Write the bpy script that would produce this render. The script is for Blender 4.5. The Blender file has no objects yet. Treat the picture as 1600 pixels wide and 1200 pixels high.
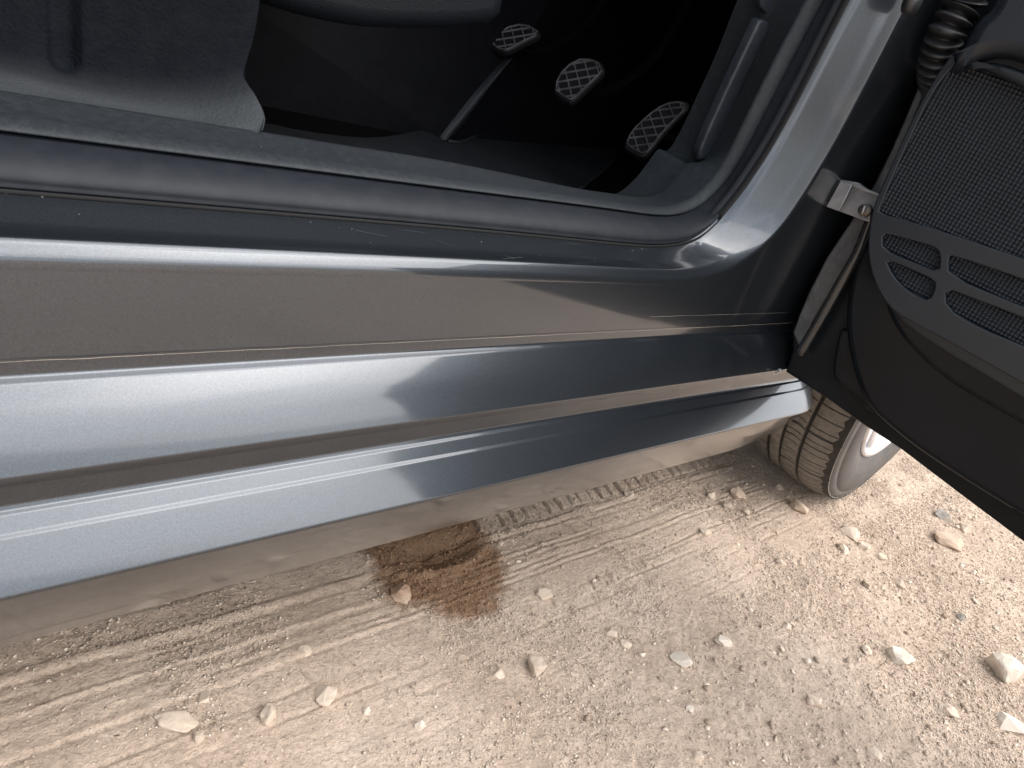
import bpy, bmesh, math, random
import numpy as np
from mathutils import Vector, Matrix, noise as mnoise
random.seed(7); rng = np.random.default_rng(11)
R = math.radians
sc = bpy.context.scene
C = sc.collection

# ------------------------------------------------------------------ camera
F = 1200.0; EYE = np.array([0.0, 0.0, 0.66])
_X = np.array([1230.0, -135.0, F]); _d = 2300.0
_c = (-F*F - _X[1]*_d)/_X[0]
_D = np.array([_c, _d, F]); _X = _X/np.linalg.norm(_X); _D = _D/np.linalg.norm(_D)
_Z = -_D; _Y = np.cross(_Z, _X)
WC = np.array([_X, _Y, _Z])            # rows: world axes in (right, down, forward) of the camera
cam_d = bpy.data.cameras.new('camera'); cam = bpy.data.objects.new('camera', cam_d); C.objects.link(cam)
cam_d.sensor_width = 36.0; cam_d.lens = F/1600*36.0; cam_d.clip_start = 0.01; cam_d.clip_end = 3000
m = Matrix.Identity(4)
for i in range(3):
    m[i][0] = WC[i][0]; m[i][1] = -WC[i][1]; m[i][2] = -WC[i][2]; m[i][3] = EYE[i]
cam.matrix_world = m
sc.camera = cam
sc.render.resolution_x = 1024; sc.render.resolution_y = 768

# ------------------------------------------------------------------ sky, sun, exposure
SUN_EL, SUN_AZ = R(52), R(140)         # azimuth clockwise from +y
w = bpy.data.worlds.new('World'); sc.world = w; w.use_nodes = True
nt = w.node_tree; nt.nodes.clear()
sky = nt.nodes.new('ShaderNodeTexSky'); sky.sky_type = 'NISHITA'; sky.sun_disc = False
sky.sun_elevation = SUN_EL; sky.sun_rotation = SUN_AZ; sky.air_density = 1.6; sky.dust_density = 5.0; sky.ozone_density = 1.0
hs = nt.nodes.new('ShaderNodeHueSaturation'); hs.inputs['Saturation'].default_value = 0.36
bg = nt.nodes.new('ShaderNodeBackground'); bg.inputs['Strength'].default_value = 0.15
ow = nt.nodes.new('ShaderNodeOutputWorld')
# broken cloud over the whole sky
tcw = nt.nodes.new('ShaderNodeTexCoord'); nw = nt.nodes.new('ShaderNodeTexNoise'); nw.inputs['Scale'].default_value = 2.6; nw.inputs['Detail'].default_value = 7; nw.inputs['Roughness'].default_value = .52
mpw_ = nt.nodes.new('ShaderNodeMapping'); mpw_.inputs['Scale'].default_value = (1, 1, 2.2); mpw_.inputs['Location'].default_value = (3.1, 1.7, .4)
rw = nt.nodes.new('ShaderNodeMapRange'); rw.inputs['From Min'].default_value = .40; rw.inputs['From Max'].default_value = .66
mw = nt.nodes.new('ShaderNodeMix'); mw.data_type = 'RGBA'; mw.inputs[7].default_value = (10.4, 10.7, 11.2, 1)
nt.links.new(tcw.outputs['Generated'], mpw_.inputs[0]); nt.links.new(mpw_.outputs[0], nw.inputs['Vector']); nt.links.new(nw.outputs['Fac'], rw.inputs['Value'])
nt.links.new(sky.outputs[0], hs.inputs['Color']); nt.links.new(hs.outputs[0], mw.inputs[6]); nt.links.new(rw.outputs[0], mw.inputs[0]); nt.links.new(mw.outputs[2], bg.inputs[0]); nt.links.new(bg.outputs[0], ow.inputs[0])
sl = bpy.data.lights.new('sun', 'SUN'); sl.energy = 1.1; sl.angle = R(75); sl.color = (1.0, 0.93, 0.84)
so = bpy.data.objects.new('sun', sl); C.objects.link(so)
sdir = Vector((math.sin(SUN_AZ)*math.cos(SUN_EL), math.cos(SUN_AZ)*math.cos(SUN_EL), math.sin(SUN_EL)))
so.rotation_euler = sdir.to_track_quat('Z', 'Y').to_euler(); so.location = sdir*20
sc.view_settings.view_transform = 'Standard'; sc.view_settings.look = 'None'
sc.view_settings.gamma = 1.0; sc.view_settings.use_curve_mapping = False
sc.view_settings.exposure = 0.87

# ------------------------------------------------------------------ placing helpers
def ray(px, py):
    return WC @ np.array([px-800.0, py-600.0, F])
def on_y(px, py, y): r = ray(px, py); return EYE + r*(y/r[1])
def on_z(px, py, z): r = ray(px, py); return EYE + r*((z-EYE[2])/r[2])
def on_x(px, py, x): r = ray(px, py); return EYE + r*(x/r[0])
def on_pl(px, py, p, n):
    r = ray(px, py); return EYE + r*(np.dot(p-EYE, n)/np.dot(r, n))

# ------------------------------------------------------------------ materials
def mat(name, base, rough=0.5, metal=0.0, coat=0.0, coat_r=0.03, bump=None, vary=None, dust=None, spec=0.5, wave=None):
    """bump=(scale, strength, distance[, kind]); vary=(scale, amount); dust=(colour, amount, scale)"""
    M = bpy.data.materials.new(name); M.use_nodes = True
    t = M.node_tree; b = t.nodes['Principled BSDF']; N = t.nodes.new; Lk = t.links.new
    b.inputs['Roughness'].default_value = rough; b.inputs['Metallic'].default_value = metal
    b.inputs['Coat Weight'].default_value = coat; b.inputs['Coat Roughness'].default_value = coat_r
    b.inputs['Specular IOR Level'].default_value = spec
    tc = N('ShaderNodeTexCoord')
    col = N('ShaderNodeRGB'); col.outputs[0].default_value = (*base, 1); out = col.outputs[0]
    if vary:
        n = N('ShaderNodeTexNoise'); n.inputs['Scale'].default_value = vary[0]; n.inputs['Detail'].default_value = 6
        Lk(tc.outputs['Object'], n.inputs['Vector'])
        mr = N('ShaderNodeMapRange'); mr.inputs['To Min'].default_value = 1-vary[1]; mr.inputs['To Max'].default_value = 1+vary[1]
        mr.inputs['From Min'].default_value = .25; mr.inputs['From Max'].default_value = .75
        Lk(n.outputs['Fac'], mr.inputs['Value'])
        mx = N('ShaderNodeVectorMath'); mx.operation = 'SCALE'; Lk(out, mx.inputs[0]); Lk(mr.outputs[0], mx.inputs['Scale']); out = mx.outputs[0]
    if dust:
        n = N('ShaderNodeTexNoise'); n.inputs['Scale'].default_value = dust[2]; n.inputs['Detail'].default_value = 8; n.inputs['Roughness'].default_value = .65
        Lk(tc.outputs['Object'], n.inputs['Vector'])
        mr = N('ShaderNodeMapRange'); mr.inputs['From Min'].default_value = .42; mr.inputs['From Max'].default_value = .72
        mr.inputs['To Max'].default_value = dust[1]; mr.inputs['To Min'].default_value = dust[3] if len(dust) > 3 else 0
        Lk(n.outputs['Fac'], mr.inputs['Value'])
        mx = N('ShaderNodeMix'); mx.data_type = 'RGBA'; Lk(mr.outputs[0], mx.inputs[0]); Lk(out, mx.inputs[6]); mx.inputs[7].default_value = (*dust[0], 1); out = mx.outputs[2]
        if coat == 0:
            mr2 = N('ShaderNodeMapRange'); mr2.inputs['To Min'].default_value = rough; mr2.inputs['To Max'].default_value = min(1, rough+.3)
            Lk(mr.outputs[0], mr2.inputs['Value']); Lk(mr2.outputs[0], b.inputs['Roughness'])
    Lk(out, b.inputs['Base Color'])
    if bump:
        kind = bump[3] if len(bump) > 3 else 'noise'
        if kind == 'voronoi':
            n = N('ShaderNodeTexVoronoi'); n.inputs['Scale'].default_value = bump[0]; n.feature = 'SMOOTH_F1'; o = n.outputs['Distance']
        else:
            n = N('ShaderNodeTexNoise'); n.inputs['Scale'].default_value = bump[0]; n.inputs['Detail'].default_value = 4; o = n.outputs['Fac']
        Lk(tc.outputs['Object'], n.inputs['Vector'])
        bp = N('ShaderNodeBump'); bp.inputs['Strength'].default_value = bump[1]; bp.inputs['Distance'].default_value = bump[2]
        Lk(o, bp.inputs['Height']); Lk(bp.outputs[0], b.inputs['Normal'])
    return M
DUST = (.36, .28, .20)
M = {}
M['paint'] = mat('metallic_paint', (.051, .060, .073), .29, .80, 1.0, .06, bump=(1400, .05, .0002), vary=(900, .25))
_t = M['paint'].node_tree; _n = _t.nodes.new('ShaderNodeTexNoise'); _n.inputs['Scale'].default_value = 14; _n.inputs['Detail'].default_value = 9; _n.inputs['Roughness'].default_value = .7
_tc = _t.nodes.new('ShaderNodeTexCoord'); _mp = _t.nodes.new('ShaderNodeMapping'); _mp.inputs['Scale'].default_value = (.35, 1, 1.6)
_mr = _t.nodes.new('ShaderNodeMapRange'); _mr.inputs['From Min'].default_value = .38; _mr.inputs['From Max'].default_value = .72; _mr.inputs['To Min'].default_value = .045; _mr.inputs['To Max'].default_value = .15
_t.links.new(_tc.outputs['Object'], _mp.inputs[0]); _t.links.new(_mp.outputs[0], _n.inputs['Vector']); _t.links.new(_n.outputs['Fac'], _mr.inputs['Value']); _t.links.new(_mr.outputs[0], _t.nodes['Principled BSDF'].inputs['Coat Roughness'])
M['paint_dark'] = mat('pillar_paint', (.05, .058, .07), .3, .6, 1.0, .02, vary=(700, .2))
M['primer'] = mat('thin_inner_paint', (.050, .054, .060), .42, .3, .3, .2, bump=(180, .5, .002), vary=(40, .3), dust=((.2, .2, .2), .15, 60))
M['film'] = mat('clear_film_edge', (.26, .24, .21), .35, vary=(300, .4))
M['trim'] = mat('grained_plastic', (.016, .021, .029), .5, bump=(900, .5, .0006, 'voronoi'), vary=(14, .12), dust=((.2, .22, .24), .06, 80))
M['seat'] = mat('seat_plastic', (.005, .007, .010), .5, bump=(900, .5, .0006, 'voronoi'), spec=.2)
M['scuff'] = mat('scuffed_sill_plastic', (.016, .0205, .026), .62, bump=(1100, .5, .0005, 'voronoi'), vary=(60, .08), dust=((.26, .28, .29), .05, 160), spec=.35)
M['grain'] = mat('leather_grain_plastic', (.0045, .0058, .0085), .68, bump=(420, .6, .0009, 'voronoi'), vary=(10, .12), dust=((.26, .28, .30), .01, 70), spec=.05)
M['rubber'] = mat('weatherstrip_rubber', (.0085, .0115, .0175), .62, bump=(260, .12, .0006), vary=(20, .10), dust=((.2, .2, .2), .04, 60), spec=.35)
M['black_rubber'] = mat('black_rubber', (.016, .017, .019), .42, vary=(40, .2))
M['tube'] = mat('shiny_seal_rubber', (.015, .016, .018), .18, vary=(40, .2))
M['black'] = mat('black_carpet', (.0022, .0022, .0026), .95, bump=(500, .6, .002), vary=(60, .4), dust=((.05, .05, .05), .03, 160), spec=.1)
M['mat'] = mat('rubber_mat', (.013, .015, .020), .6, bump=(300, .3, .001), dust=((.06, .07, .08), .22, 30))
M['console'] = mat('console_plastic', (.0045, .005, .007), .6, bump=(600, .4, .0008, 'voronoi'), vary=(20, .3), dust=((.05, .05, .055), .08, 60), spec=.15)
M['door_trim'] = mat('door_trim_plastic', (.0085, .012, .0175), .42, bump=(900, .35, .0004, 'voronoi'), vary=(8, .1), spec=.4)
M['grille'] = mat('speaker_grille_plastic', (.011, .016, .024), .36, vary=(30, .15), spec=.45)
M['hole'] = mat('grille_backing', (.002, .002, .003), .8)
M['gloss'] = mat('glossy_black_panel', (.005, .0065, .0085), .10, 0, 0, .06, vary=(12, .2), spec=.13)
M['hem'] = mat('door_hem_paint', (.007, .0085, .010), .26, 0, 0, .15, bump=(90, .2, .0015), vary=(25, .25), spec=.10)
M['steel'] = mat('dull_steel', (.30, .31, .33), .42, .7, bump=(200, .2, .001), vary=(50, .25), dust=(DUST, .2, 40))
M['pedal_rubber'] = mat('pedal_rubber', (.012, .012, .014), .6)
M['pedal_rib'] = mat('worn_pedal_ribs', (.22, .22, .24), .38, .2, vary=(60, .4))
M['tyre'] = mat('tyre_sidewall', (.062, .060, .063), .62, bump=(120, .2, .001), vary=(30, .1), dust=(DUST, .18, 25, .05))
M['tread'] = mat('dusty_tread', (.20, .178, .152), .85, bump=(220, .6, .0015), vary=(45, .15), dust=((.07, .065, .06), .65, 55))
M['groove'] = mat('tread_groove', (.035, .031, .028), .9, vary=(60, .3))
M['rim'] = mat('silver_alloy', (.62, .63, .66), .28, .75, .6, .1, vary=(25, .1))
M['glass'] = mat('tinted_glass', (.03, .035, .035), .03, 0, 1)
M['metal_dark'] = mat('underbody', (.02, .019, .018), .8, vary=(20, .4), dust=(DUST, .3, 20))
M['lamp'] = mat('lamp_glass', (.6, .62, .65), .1, .2, 1)

def ground_mat():
    Mt = bpy.data.materials.new('dusty_earth'); Mt.use_nodes = True
    t = Mt.node_tree; b = t.nodes['Principled BSDF']; N = t.nodes.new; Lk = t.links.new
    tc = N('ShaderNodeTexCoord')
    def nz(s, d=8, r=.6):
        n = N('ShaderNodeTexNoise'); n.inputs['Scale'].default_value = s; n.inputs['Detail'].default_value = d; n.inputs['Roughness'].default_value = r
        Lk(tc.outputs['Object'], n.inputs['Vector']); return n.outputs['Fac']
    def ramp(src, stops):
        r = N('ShaderNodeValToRGB'); Lk(src, r.inputs[0]); e = r.color_ramp.elements
        e[0].position, e[0].color = stops[0][0], (*stops[0][1], 1); e[1].position, e[1].color = stops[-1][0], (*stops[-1][1], 1)
        for p, c in stops[1:-1]: q = e.new(p); q.color = (*c, 1)
        return r.outputs[0]
    def mix(f, a, bb, mode='MIX'):
        mx = N('ShaderNodeMix'); mx.data_type = 'RGBA'; mx.blend_type = mode
        for i, v in ((0, f), (6, a), (7, bb)):
            if hasattr(v, 'links') or hasattr(v, 'is_linked'): Lk(v, mx.inputs[i])
            else: mx.inputs[i].default_value = v
        return mx.outputs[2]
    c1 = ramp(nz(5), [(.3, (.54, .425, .338)), (.5, (.63, .505, .408)), (.72, (.70, .575, .475))])
    c2 = ramp(nz(160, 5, .7), [(.3, (.62, .60, .58)), (.5, (1, 1, 1)), (.75, (1.22, 1.2, 1.18))])
    col = mix(.75, c1, c2, 'MULTIPLY')
    c3 = ramp(nz(38, 6), [(.35, (.84, .82, .80)), (.6, (1.05, 1.04, 1.03))])
    col = mix(.6, col, c3, 'MULTIPLY')
    at = N('ShaderNodeAttribute'); at.attribute_name = 'stain'
    sn = N('ShaderNodeMath'); sn.operation = 'MULTIPLY_ADD'; Lk(nz(60, 6, .7), sn.inputs[0]); sn.inputs[1].default_value = 1.7; sn.inputs[2].default_value = -.85
    sa = N('ShaderNodeMath'); sa.operation = 'ADD'; Lk(sn.outputs[0], sa.inputs[0]); Lk(at.outputs['Fac'], sa.inputs[1])
    sr = ramp(sa.outputs[0], [(.30, (0, 0, 0)), (.50, (.6, .6, .6)), (.85, (1, 1, 1))])
    wet = mix(1.0, col, (.44, .345, .262, 1), 'MULTIPLY')
    col = mix(sr, col, wet)
    Lk(col, b.inputs['Base Color'])
    rr = ramp(sr, [(0, (.95,)*3), (1, (.62,)*3)]); Lk(rr, b.inputs['Roughness'])
    b.inputs['Specular IOR Level'].default_value = .25
    bp = N('ShaderNodeBump'); bp.inputs['Strength'].default_value = 1.0; bp.inputs['Distance'].default_value = .0032
    Lk(nz(330, 5, .7), bp.inputs['Height'])
    bp2 = N('ShaderNodeBump'); bp2.inputs['Strength'].default_value = .5; bp2.inputs['Distance'].default_value = .006
    Lk(nz(90, 5, .65), bp2.inputs['Height']); Lk(bp.outputs[0], bp2.inputs['Normal']); Lk(bp2.outputs[0], b.inputs['Normal'])
    return Mt
M['ground'] = ground_mat()
def stone_mat(name, c, v=.15):
    return mat(name, c, .85, bump=(140, .7, .0015), vary=(35, v), dust=((.42, .33, .25), .55, 22), spec=.3)
M['stone_pale'] = stone_mat('pale_stone', (.64, .53, .43))
M['stone_white'] = stone_mat('white_stone', (.70, .62, .53))
M['stone_tan'] = stone_mat('tan_stone', (.56, .46, .37))
M['stone_red'] = stone_mat('reddish_stone', (.56, .43, .33))
M['stone_grey'] = stone_mat('grey_stone', (.30, .28, .26))
M['stone_wet'] = mat('damp_stone', (.34, .21, .13), .6, bump=(140, .6, .0015), vary=(30, .2), dust=((.62, .52, .42), .9, 9))

# ------------------------------------------------------------------ object helpers
LOC = {}
def thing(name, label, cat, loc, group=None):
    o = bpy.data.objects.new(name, None); C.objects.link(o); o.location = loc; LOC[o.name] = Vector(loc)
    o.empty_display_size = .1; o['label'] = label; o['category'] = cat
    if group: o['group'] = group
    return o
def part(name, verts, faces, material, parent, smooth=True, label=None, kind=None):
    """verts in world space; the object's origin sits at the part's own centre"""
    vs = np.array([tuple(v) for v in verts], float); c = (vs.min(0)+vs.max(0))/2
    me = bpy.data.meshes.new(name); me.from_pydata([tuple(v) for v in (vs-c)], [], faces)
    me.materials.append(material)
    if smooth: me.polygons.foreach_set('use_smooth', [True]*len(me.polygons))
    me.validate(); me.update()
    return link(name, me, Vector(c), parent, label, kind)
def link(name, me, loc, parent, label=None, kind=None):
    o = bpy.data.objects.new(name, me); C.objects.link(o); LOC[o.name] = Vector(loc)
    if parent is not None:
        o.parent = parent; o.location = Vector(loc) - LOC[parent.name]
    else: o.location = loc
    if label: o['label'] = label
    if kind: o['kind'] = kind
    return o
def group_node(name, parent, loc):
    o = bpy.data.objects.new(name, None); C.objects.link(o); LOC[o.name] = Vector(loc)
    o.parent = parent; o.location = Vector(loc)-LOC[parent.name]; o.empty_display_size = .05
    return o
def resample(pts, n):
    """Catmull-Rom through the points with n samples per span"""
    P = np.array(pts, float); P = np.vstack([2*P[0]-P[1], P, 2*P[-1]-P[-2]]); out = []
    for i in range(1, len(P)-2):
        p0, p1, p2, p3 = P[i-1:i+3]
        for t in np.linspace(0, 1, n, endpoint=False):
            out.append(.5*((2*p1)+(-p0+p2)*t+(2*p0-5*p1+4*p2-p3)*t*t+(-p0+3*p1-3*p2+p3)*t**3))
    out.append(P[-2]); return np.array(out)
def loft(name, rows, material, parent, label=None, flip=False, close=False):
    n = len(rows[0]); V = np.vstack(rows); Fc = []
    rr = len(rows)
    for i in range(rr if close else rr-1):
        a = i*n; b = ((i+1) % rr)*n
        for j in range(n-1):
            q = (a+j, a+j+1, b+j+1, b+j); Fc.append(q[::-1] if flip else q)
    return part(name, V, Fc, material, parent, label=label)
def tube(name, path, radii, material, parent, seg=16, caps=True, label=None):
    P = np.array(path, float); n = len(P); r = np.broadcast_to(np.array(radii, float), (n,))
    V, Fc = [], []; prev = None
    for i in range(n):
        t = P[min(i+1, n-1)]-P[max(i-1, 0)]; t = t/np.linalg.norm(t)
        u = np.cross(t, [0, 0, 1]) if prev is None else prev - t*np.dot(prev, t)
        if np.linalg.norm(u) < 1e-4: u = np.cross(t, [0, 1, 0])
        u = u/np.linalg.norm(u); prev = u; v = np.cross(t, u)
        for k in range(seg):
            a = 2*math.pi*k/seg; V.append(P[i]+r[i]*(math.cos(a)*u+math.sin(a)*v))
    for i in range(n-1):
        for k in range(seg):
            k2 = (k+1) % seg; Fc.append((i*seg+k, i*seg+k2, (i+1)*seg+k2, (i+1)*seg+k))
    if caps: Fc.append(tuple(range(seg))[::-1]); Fc.append(tuple((n-1)*seg+k for k in range(seg)))
    return part(name, V, Fc, material, parent, label=label)
def plate(name, loops, o, ux, uy, un, off, th, bev, material, parent, label=None, smooth_iter=0):
    """flat piece with rounded edges; loops (outer first, then holes) as 2D points on the plane o,ux,uy; from off down to off-th along un"""
    cu = bpy.data.curves.new('tmp', 'CURVE'); cu.dimensions = '2D'; cu.fill_mode = 'BOTH'
    cu.bevel_depth = bev; cu.bevel_resolution = 3; cu.extrude = max(th/2-bev, 1e-5); cu.offset = -bev
    for lp in loops:
        L2 = [np.array(p) for p in lp]
        for _ in range(smooth_iter):
            L3 = []
            for i in range(len(L2)):
                a, b = L2[i], L2[(i+1) % len(L2)]; L3 += [a*.75+b*.25, a*.25+b*.75]
            L2 = L3
        s = cu.splines.new('POLY'); s.points.add(len(L2)-1); s.use_cyclic_u = True
        for q, p in zip(s.points, L2): q.co = (p[0], p[1], 0, 1)
    oc = bpy.data.objects.new('tmp', cu); C.objects.link(oc)
    dg = bpy.context.evaluated_depsgraph_get(); me = bpy.data.meshes.new_from_object(oc.evaluated_get(dg))
    bpy.data.objects.remove(oc); bpy.data.curves.remove(cu)
    V = np.array([v.co[:] for v in me.vertices]); Fc = [tuple(p.vertices) for p in me.polygons]; bpy.data.meshes.remove(me)
    W = o + V[:, :1]*ux + V[:, 1:2]*uy + (V[:, 2:3]+off-th/2)*un
    ob = part(name, W, Fc, material, parent, smooth=False, label=label)
    bm = bmesh.new(); bm.from_mesh(ob.data); bmesh.ops.remove_doubles(bm, verts=bm.verts, dist=1e-5)
    bmesh.ops.recalc_face_normals(bm, faces=bm.faces)
    for f in bm.faces: f.smooth = f.calc_area() < 4e-4 and len(f.verts) == 4
    bm.to_mesh(ob.data); bm.free()
    return ob
def box(name, lo, hi, material, parent, bev=.004, label=None):
    bm = bmesh.new(); bmesh.ops.create_cube(bm, size=1)
    lo, hi = Vector(lo), Vector(hi); c = (lo+hi)/2; d = hi-lo
    for v in bm.verts: v.co = Vector((v.co[0]*d[0], v.co[1]*d[1], v.co[2]*d[2]))
    if bev: bmesh.ops.bevel(bm, geom=list(bm.edges), offset=min(bev, min(d)*.4), segments=2, affect='EDGES')
    me = bpy.data.meshes.new(name); bm.to_mesh(me); bm.free(); me.materials.append(material)
    return link(name, me, c, parent, label)

# ------------------------------------------------------------------ ground
def vnoise(x, y, s, seed):
    """smooth value noise, cell size s metres"""
    g = np.random.default_rng(seed).random((512, 512)); u = x/s; v = y/s
    i = np.floor(u).astype(int); j = np.floor(v).astype(int); fu = u-i; fv = v-j
    fu = fu*fu*(3-2*fu); fv = fv*fv*(3-2*fv); i &= 511; j &= 511; i1 = (i+1) & 511; j1 = (j+1) & 511
    return (g[i, j]*(1-fu)*(1-fv)+g[i1, j]*fu*(1-fv)+g[i, j1]*(1-fu)*fv+g[i1, j1]*fu*fv)*2-1
STAIN = np.array([on_z(px, py, 0)[:2] for px, py in [(575, 868), (592, 900), (600, 925), (622, 940), (668, 942), (700, 958), (735, 962), (770, 952), (785, 925), (792, 900), (785, 870), (765, 840), (745, 812), (735, 780), (650, 760), (580, 800), (560, 840)]])
def poly_sd(x, y, P):
    """signed distance, positive inside"""
    d = np.full(x.shape, 1e9); inside = np.zeros(x.shape, bool)
    for k in range(len(P)):
        a, b = P[k], P[(k+1) % len(P)]; e = b-a
        t = np.clip(((x-a[0])*e[0]+(y-a[1])*e[1])/(e@e), 0, 1)
        d = np.minimum(d, np.hypot(x-a[0]-t*e[0], y-a[1]-t*e[1]))
        cnd = ((a[1] > y) != (b[1] > y)) & (x < (b[0]-a[0])*(y-a[1])/(b[1]-a[1]+1e-12)+a[0]); inside ^= cnd
    return np.where(inside, d, -d)
def pressed(x, y):
    """how much the tyre track has flattened the ground, 0..1"""
    yc = .44 + .010*vnoise(x, y*0, .35, 5)
    return np.clip((.165-np.abs(y-yc))/.02, 0, 1)
def height(x, y):
    h = .006*vnoise(x, y, .45, 1) + .0035*vnoise(x, y, .14, 2) + .0016*vnoise(x, y, .05, 3)
    far = np.clip(1-np.hypot(x-1, y-.3)/5, 0, 1)
    pr = pressed(x, y)*np.clip((x+1.5)/.5, 0, 1)*np.clip((1.55-x)/.25, 0, 1)
    rough = (.0016*vnoise(x, y, .017, 4)+.0013*np.maximum(0, vnoise(x, y, .0075, 6))+.0007*vnoise(x, y, .004, 8))
    patch = .5+.5*vnoise(x, y, .12, 9)
    gran = np.clip(.5+1.6*vnoise(x, y, .07, 19)+.6*vnoise(x, y, .02, 21), 0, 1)
    h += rough*(1-.88*pr*(1-gran))*far
    # pressed terraces with crisp edges left by the tyre ribs, cross lugs between some of them
    ed = np.array([.300, .322, .345, .362, .3765, .3935, .4025, .4200, .4360, .4450, .4535, .4640, .4740, .4815, .4960, .5085, .5215, .5290, .5560, .6050])
    hb = np.array([0, .0006, -.0012, .0010, -.0008, .0012, -.0016, .0002, -.0012, .0010, -.0012, .0012, -.0016, .0010, -.0010, .0014, .0036, -.0020, -.0004, -.0014, .0])
    yy = y + .0022*vnoise(x, y*0, .5, 12) + .0007*vnoise(x, y, .035, 13) + .0005*vnoise(x, y, .012, 14)
    idx = np.searchsorted(ed, yy.ravel()).reshape(np.shape(yy))
    live = np.clip(.55+1.1*vnoise(x, y*0+.137*idx, .23, 15), 0, 1)*pr*far
    right = np.clip((x-.62)/.1, 0, 1)
    base = hb[idx]*(.6+.4*vnoise(x, y*0+idx, .3, 16))
    h += .55*base*np.clip(live+.1, 0, 1)*pr
    amp_ = [.5, .3, .7, .35, .9, .4, .9, .25, .5, .8, .7, .3, .8, .45, .6, .9, .8, 1., .5, .3]
    for k_, e_ in enumerate(ed):
        d_ = (yy-e_)
        lv = np.clip(.35+1.2*vnoise(x, y*0+e_*3, .16, 60+k_)+.7*vnoise(x, y*0, .04, 90+k_), 0, 1)*pr*far
        h += lv*amp_[k_]*(-.0030*np.exp(-(d_/.0017)**2)+.0010*np.exp(-((d_+.0045)/.003)**2))
    big = np.clip((.62-x)/.25, 0, 1)*np.clip((x+.2)/.2, 0, 1)*far            # rounded ridge beside the stain
    h += .55*big*(.55+.45*vnoise(x, y*0+2.2, .19, 77))*(.0062*np.exp(-((yy-.5155)/.0058)**2)-.0062*np.exp(-((yy-.5045)/.0036)**2)+.0035*np.exp(-((yy-.477)/.005)**2)-.0040*np.exp(-((yy-.4695)/.003)**2)+.003*np.exp(-((yy-.4415)/.006)**2)-.0035*np.exp(-((yy-.4335)/.003)**2))
    wob = .0022*vnoise(x, y, .02, 17)
    for (y0, y1, pit, am, sl_, xa, xb, wd) in [(.530, .600, .0255, .0062, -.25, .66, 1.45, .10), (.482, .508, .034, .0032, .5, .62, 1.3, .07), (.379, .402, .041, .0042, -.2, .66, 1.05, .055),
                                       (.404, .432, .050, .0026, .3, .2, .62, .05), (.479, .502, .062, .0028, .4, .05, .5, .05), (.346, .375, .047, .0022, -.3, .6, .95, .05), (.532, .56, .045, .003, .2, .0, .45, .06)]:
        win = np.clip((yy-y0)/.003, 0, 1)*np.clip((y1-yy)/.003, 0, 1)*np.clip((x-xa)/.04, 0, 1)*np.clip((xb-x)/.15, 0, 1)
        c_ = (x+sl_*(yy-y0)+wob)/pit; ph = c_ % 1; cell = np.floor(c_)
        g_ = np.clip(.75+.7*vnoise(cell*7.3, y*0+y0*9, .9, int(y0*999)), .15, 1)
        h -= am*win*np.exp(-((ph-.5)/wd)**2)*g_*far
        h += .4*am*win*np.exp(-((ph-.5-1.9*wd)/(wd*1.3))**2)*g_*far
    # dent scraped in the damp patch
    c = on_z(690, 866, 0)
    e = ((x-c[0])/.048)**2+((y-c[1]-.006)/.022)**2
    h -= .011*np.exp(-e**1.5)*(1+.3*vnoise(x, y, .02, 33)); h += .006*np.exp(-((e-2.1)/.8)**2)*np.clip((c[1]-y)/.02, 0, 1)
    c2 = on_z(645, 852, 0); h -= .006*np.exp(-(((x-c2[0])/.016)**2+((y-c2[1])/.014)**2))
    return h
def axis(lo, hi, step, far):
    core = np.arange(lo, hi, step); g = []; d = step; v = hi
    while v < far: d *= 1.25; v += d; g.append(v)
    g2 = []; d = step; v = lo
    while v > -far: d *= 1.25; v -= d; g2.append(v)
    return np.array(g2[::-1]+list(core)+g)
gx = axis(.04, 2.10, .0021, 900); gy = axis(-.26, .66, .0021, 900)
X, Y = np.meshgrid(gx, gy, indexing='ij'); Xf, Yf = X.ravel(), Y.ravel()
Hf = height(Xf, Yf); nx, ny = len(gx), len(gy)
me = bpy.data.meshes.new('ground'); me.vertices.add(nx*ny)
me.vertices.foreach_set('co', np.stack([Xf, Yf, Hf], 1).astype(np.float32).ravel())
ii, jj = np.meshgrid(np.arange(nx-1), np.arange(ny-1), indexing='ij'); a = (ii*ny+jj).ravel()
Q = np.stack([a, a+ny, a+ny+1, a+1], 1).astype(np.int32)
me.loops.add(Q.size); me.loops.foreach_set('vertex_index', Q.ravel())
me.polygons.add(len(Q)); me.polygons.foreach_set('loop_start', np.arange(0, Q.size, 4, dtype=np.int32))
me.polygons.foreach_set('loop_total', np.full(len(Q), 4, np.int32)); me.polygons.foreach_set('use_smooth', np.ones(len(Q), bool))
me.update(calc_edges=True); me.materials.append(M['ground'])
at = me.attributes.new('stain', 'FLOAT', 'POINT')
sd = poly_sd(Xf, Yf, STAIN)+.008*vnoise(Xf, Yf, .03, 40)+.004*vnoise(Xf, Yf, .01, 41)
at.data.foreach_set('value', np.clip(.5+sd/.055, 0, 1).astype(np.float32))
go = bpy.data.objects.new('ground', me); C.objects.link(go); go['kind'] = 'structure'

# ------------------------------------------------------------------ car
car = thing('car', 'dark metallic grey car with its front right door wide open', 'car', (1.0, 1.2, 0.0))
TH = lambda th, y: .66 - y*math.tan(R(th))
def straight(th, y, x0, x1, n=24):
    return [np.array([x, y, TH(th, y)]) for x in np.linspace(x0, x1, n)]

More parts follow.
